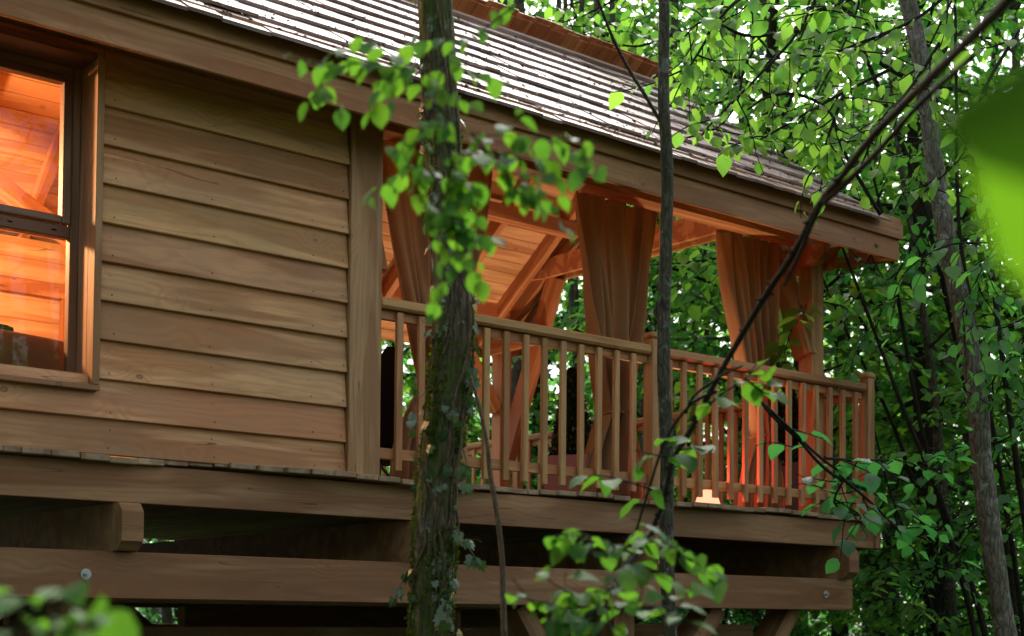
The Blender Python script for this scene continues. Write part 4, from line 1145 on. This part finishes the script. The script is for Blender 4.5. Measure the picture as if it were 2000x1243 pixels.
C_.append(spray('hanging_branch', 'fresh green leafy branch hanging in front of the mossy trunk and roof edge',
    [[(1070, -40, 3.4), (1000, 15, 3.35), (930, 70, 3.3), (868, 130, 3.2), (850, 210, 3.1), (900, 255, 3.0), (990, 265, 3.0), (1090, 270, 3.0), (1165, 275, 3.0)],
     [(865, 135, 3.2), (820, 140, 3.15), (760, 130, 3.1), (700, 125, 3.1), (640, 140, 3.1), (615, 195, 3.1)],
     [(870, 240, 3.05), (880, 320, 3.0), (870, 400, 3.0), (890, 450, 3.0), (885, 540, 3.0)],
     [(850, 200, 3.1), (820, 290, 3.05), (815, 370, 3.05), (850, 440, 3.0)],
     [(920, 260, 3.0), (980, 330, 2.95), (1010, 380, 2.95)]], .048, 'leaf_near', .003, side=.13, ntw=9, seed=3, own=.8, droop=.7, dz=.3, stp=.5))
C_.append(spray('leafy_branch', 'blurred fresh green sprigs before the lower beams at the foot of the dark bough',
    [[(1275, 1030, 3.9), (1235, 1080, 3.6), (1190, 1140, 3.4), (1120, 1160, 3.3), (1040, 1110, 3.2)],
     [(1235, 1080, 3.6), (1180, 1060, 3.4), (1120, 1040, 3.3), (1070, 1050, 3.3)],
     [(1200, 1130, 3.4), (1240, 1180, 3.3), (1310, 1190, 3.2), (1370, 1240, 3.1)],
     [(1250, 1060, 3.7), (1300, 1060, 3.5), (1340, 1090, 3.4)],
     [(1190, 1150, 3.3), (1150, 1200, 3.2), (1080, 1215, 3.2), (1000, 1130, 3.2)],
     [(1180, 1160, 3.3), (1200, 1240, 3.2), (1280, 1300, 3.1)]], .058, 'leaf_near', .004, side=.17, ntw=4, seed=5, droop=.35, dz=0, stp=.55))
C_.append(spray('leafy_branch', 'very blurred green leaves close to the lens at the bottom left corner',
    [[(-60, 1290, 1.9), (30, 1230, 1.8), (110, 1200, 1.75), (200, 1215, 1.7)], [(0, 1250, 1.8), (60, 1190, 1.8), (20, 1170, 1.8)], [(100, 1260, 1.75), (160, 1210, 1.7), (215, 1185, 1.7)]], .06, 'leaf_near', .003, side=.07, ntw=3, seed=8, droop=.3, dz=0))
C_.append(spray('leafy_twig', 'few bright leaves on a twig of the dark bough before the lamp',
    [[(1375, 800, 4.4), (1410, 770, 4.35), (1455, 740, 4.3), (1485, 700, 4.3)], [(1455, 740, 4.3), (1500, 770, 4.3), (1530, 750, 4.3)], [(1330, 900, 4.4), (1240, 880, 4.3)], [(1320, 880, 4.4), (1370, 875, 4.4)], [(1290, 960, 4.4), (1180, 930, 4.2), (1140, 935, 4.2)]], .085, 'leaf_near', .004, side=.09, ntw=2, seed=12, droop=.3, dz=0))
C_.append(spray('leafy_branch', 'dark leafy branch crossing the far corner of the railing',
    [[(1470, 770, 5.8), (1540, 835, 6.0), (1610, 900, 6.4), (1700, 960, 6.9), (1800, 1020, 7.4), (1900, 1120, 8)],
     [(1610, 895, 6.4), (1680, 900, 6.6), (1760, 900, 6.9), (1850, 930, 7.2)],
     [(1640, 930, 6.5), (1720, 1000, 6.8), (1800, 1090, 7.2)], [(1650, 935, 6.5), (1630, 980, 6.5), (1660, 1010, 6.5)]], .10, 'leaf_dark', .008, side=.30, ntw=6, seed=15, own=.6, droop=.3, dz=.1))
C_.append(spray('overhanging_bough', 'lime-green bough hanging over the far end of the roof',
    [[(1620, -60, 8.3), (1560, 60, 8.2), (1480, 150, 8.0), (1400, 230, 7.9), (1370, 265, 7.9)],
     [(1750, 130, 8.4), (1650, 180, 8.3), (1560, 230, 8.2), (1480, 275, 8.1), (1430, 290, 8.1)],
     [(1560, 60, 8.2), (1460, 70, 8.0), (1380, 40, 7.9), (1330, 80, 7.9)],
     [(1650, 180, 8.3), (1620, 260, 8.2), (1600, 330, 8.2)],
     [(1500, -40, 8.2), (1420, 20, 8.0), (1360, 110, 7.9), (1335, 150, 7.9)]], .10, 'leaf_lime', .012, side=.42, ntw=7, seed=18, own=.5, droop=.7, dz=.25))
C_.append(spray('overhanging_bough', 'lime-green bough above the dark diagonal bough at the top right',
    [[(1900, -60, 8), (1800, 30, 7.9), (1690, 80, 7.8), (1600, 110, 7.8), (1520, 100, 7.8)],
     [(1850, 60, 8), (1780, 170, 7.9), (1720, 240, 7.9), (1680, 330, 7.9)],
     [(1990, 60, 8), (1920, 180, 7.9), (1880, 300, 7.9), (1800, 380, 7.9)],
     [(1760, -40, 8), (1660, 0, 7.9), (1580, 30, 7.9)]], .10, 'leaf_lime', .012, side=.45, ntw=8, seed=19, own=.5, droop=.7, dz=.25))
C_.append(spray('overhanging_bough', 'lime-green bough hanging behind the ridge of the roof',
    [[(1300, -60, 11.5), (1200, 0, 11.5), (1110, 40, 11.5), (1040, 30, 11.5)],
     [(1330, 60, 11.5), (1250, 90, 11.5), (1180, 80, 11.5), (1100, 60, 11.5)],
     [(1000, -60, 11.5), (960, 0, 11.5), (930, 10, 11.5)]], .10, 'leaf_lime', .012, side=.5, ntw=8, seed=23, own=.5, droop=.6, dz=.2))
C_.append(spray('leafy_branch', 'mid-green leafy branch right of the roof corner in front of the pale tree',
    [[(2050, 420, 8), (1950, 470, 7.9), (1850, 480, 7.8), (1770, 530, 7.8), (1740, 600, 7.8)],
     [(2040, 600, 8), (1960, 640, 7.9), (1900, 640, 7.9), (1840, 700, 7.9)],
     [(2040, 250, 8), (1980, 330, 7.9), (1930, 380, 7.9)]], .10, 'leaf', .008, side=.3, ntw=4, seed=27, own=.5, droop=.6, dz=.2))
C_.append(spray('leafy_branch', 'green leaves of the branch near the lens in the top right corner',
    [[(2200, -200, .62), (2080, -20, .6), (1990, 100, .6), (1950, 190, .6)], [(2150, 60, .6), (2080, 200, .62)]], .11, 'leaf_matte', .002, side=.05, ntw=1, seed=31, droop=.6, dz=.2, own=.7))
for lab, tw, sd_, ms in (
    ('lime-green bough of big leaves between the slim stem and the roof end', [[(1420, -80, 10.5), (1400, 60, 10.4), (1350, 150, 10.3), (1340, 190, 10.3)], [(1460, -60, 10.5), (1470, 80, 10.4), (1440, 180, 10.3)]], 41, 'leaf_lime'),
    ('lime-green bough above the roof end, left of the pale leaning tree', [[(1600, -80, 10.5), (1560, 80, 10.4), (1510, 210, 10.3), (1480, 260, 10.3)], [(1700, -80, 10.5), (1660, 60, 10.4), (1590, 200, 10.3), (1570, 300, 10.3)]], 42, 'leaf_lime'),
    ('leafy bough just behind the upper part of the pale leaning tree', [[(1900, -80, 10), (1830, 60, 10), (1780, 160, 10), (1730, 220, 10)], [(2050, 150, 10), (1960, 230, 10), (1880, 260, 10), (1800, 330, 10)]], 43, 'leaf_lime'),
    ('mid-green bough near the right border above the dark stems', [[(2080, 330, 9), (1990, 420, 9), (1920, 520, 9), (1890, 600, 9)], [(2060, 560, 9), (1980, 700, 9), (1930, 800, 9)]], 44, 'leaf'),
    ('mid-green bough just right of the roof corner over the coppice stems', [[(1900, 250, 10.2), (1800, 330, 10.2), (1740, 420, 10.2), (1690, 520, 10.2)], [(1820, 420, 10.2), (1740, 560, 10.2), (1700, 680, 10.2)]], 45, 'leaf'),
    ('mid-green bough low at the right, beside the deck corner', [[(2050, 800, 9.6), (1960, 860, 9.6), (1860, 880, 9.6), (1780, 960, 9.6)], [(2000, 1000, 9.6), (1900, 1060, 9.6), (1800, 1150, 9.6)]], 46, 'leaf')):
    C_.append(spray('leafy_bough', lab, tw, .092, ms, .010, side=.5, ntw=12, seed=sd_, own=.6, droop=.6, dz=.2, stp=.7))
print('leaf parts', C_)
# ---- the dark diagonal bough in front
bg_ = thing('dark_bough', 'long dark forked bough crossing from the top right corner down past the lamp', 'branch', tuple(at(1180, 1250, 4.5)))
mb = MB()
Pm = pxpath([(2060, -100, 1.9), (1960, 10, 2.2), (1860, 110, 2.6), (1770, 200, 3.0), (1700, 272, 3.3), (1640, 350, 3.6), (1600, 400, 3.8), (1550, 495, 4.05), (1500, 570, 4.2), (1440, 670, 4.35), (1390, 760, 4.4), (1355, 830, 4.45), (1315, 900, 4.5), (1295, 980, 4.5), (1270, 1040, 4.5), (1225, 1110, 4.4), (1185, 1170, 4.3), (1165, 1260, 4.3), (1150, 1450, 4.3)], 120)
sd = 3.3
def bf2(i, a): return 1+.16*noise.noise(Vector((i*.35, 0, 3)))+.08*np.array([noise.noise(Vector((math.cos(q), math.sin(q), i*.5))) for q in a])
mb.tube(Pm, np.interp(np.linspace(0, 1, 120), [0, .2, .45, .7, 1], [.011, .0095, .0092, .0085, .006]), 10, bf2)
mb.tube(pxpath([(1900, 110, 2.7), (1800, 200, 3.0), (1720, 290, 3.3), (1660, 350, 3.55), (1610, 395, 3.75)], 30), np.linspace(.006, .008, 30), 8)
mb.tube(pxpath([(1606, 395, 3.78), (1585, 440, 3.85), (1560, 500, 3.9), (1530, 560, 3.95)], 20), np.linspace(.008, .004, 20), 8)
mb.tube(pxpath([(1335, 880, 4.45), (1345, 790, 4.4), (1400, 740, 4.35), (1450, 715, 4.3)], 20)[5:], np.linspace(.005, .003, 15), 6)
mb.tube(pxpath([(1200, 1150, 4.35), (1235, 1060, 4.4), (1260, 980, 4.4), (1300, 860, 4.4), (1350, 790, 4.4), (1400, 765, 4.4)], 30), np.linspace(.003, .006, 30), 6)
for k in range(26):
    i = rnd.randint(25, 105); p = Pm[i]; s_ = np.array(Rv)*rnd.choice((-1, 1))+np.array(Uv)*rnd.gauss(0, .5)
    mb.tube([p, p+s_*rnd.uniform(.014, .024)], [.006, .003], 6)
mb.obj('bough', 'bark_dark', bg_, Pm[60])
stem('side_twig', 'thin dark twig running from the balusters down to the dark leaves', 'twig', [(1478, 775, 5.8), (1510, 815, 5.9), (1560, 860, 6.1), (1600, 905, 6.3), (1640, 935, 6.5), (1700, 960, 6.8)], .004, .009, 'bark_dark', seg=6, n=30)
for lab, pts, a, b in (('bare thin twig in front of the roof right of the ridge', [(1340, 270, 9), (1400, 250, 9), (1440, 200, 9), (1455, 130, 9), (1500, 60, 9)], .006, .01),
    ('curved dark twig reaching over the end of the roof', [(1460, 215, 8.5), (1500, 190, 8.5), (1560, 185, 8.5), (1620, 220, 8.5), (1650, 300, 8.5), (1720, 420, 8.5)], .006, .012),
    ('dark side limb left of the pale tree at the top right', [(1670, 90, 9.4), (1730, 130, 9.4), (1790, 165, 9.4), (1830, 200, 9.3)], .012, .02)):
    stem('bare_twig', lab, 'twig', pts, a, b, 'bark_dark', seg=6, n=30)

# ---- small wear: nail heads in the cladding, litter on the roof
V = []; Fc = []
for k in range(len(seam)-1):
    z0 = seam[k]
    for xx in ((2.76, 3.28, 3.86, 4.05) if z0 > 2.6 else (2.2, 2.76, 3.3, 3.88, 4.05)):
        for dz in (.025, .11):
            x_ = xx+rnd.uniform(-.012, .012); z_ = z0+dz+rnd.uniform(-.006, .006); y_ = 6.4195-.011+(dz-.0935)*.187-.0014
            b = len(V); V += [(x_, y_-.0006, z_)]+[(x_+.004*math.cos(a), y_, z_+.004*math.sin(a)) for a in np.linspace(0, 5.236, 6)]
            Fc += [[b, b+1+(q+1) % 6, b+1+q] for q in range(6)]
meshobj('nail_heads', V, Fc, 'steel_dark', house, (3.4, 6.41, 3.2), kind='stuff')
n = 1500; sx = XR0+2+rng.random(n)*(XR1-XR0-2); ss_ = rng.random(n)**1.6*2.3
o3 = np.array([0, EN.y, EN.z]); pos = o3+ss_[:, None]*np.array(uN)+np.array(nN)*(-.045+.0)
pos[:, 0] = sx; pos += np.array(nN)*.012
d_ = rng.normal(size=(n, 3)); d_ -= (d_@np.array(nN))[:, None]*np.array(nN)
V = leaves_array(pos, d_, np.array(nN)+rng.normal(size=(n, 3))*.25, rng.uniform(.008, .035, n))
M['litter'] = simple('leaf_litter', (.05, .03, .015), .9, var=.5)
o = bpy.data.objects.new('roof_litter', leaves_mesh('roof_litter', V, 'litter')); o['kind'] = 'stuff'
o['label'] = 'fine dead leaf litter scattered on the shingles'; o['category'] = 'leaf litter'; link(o, None, Matrix.Identity(4))
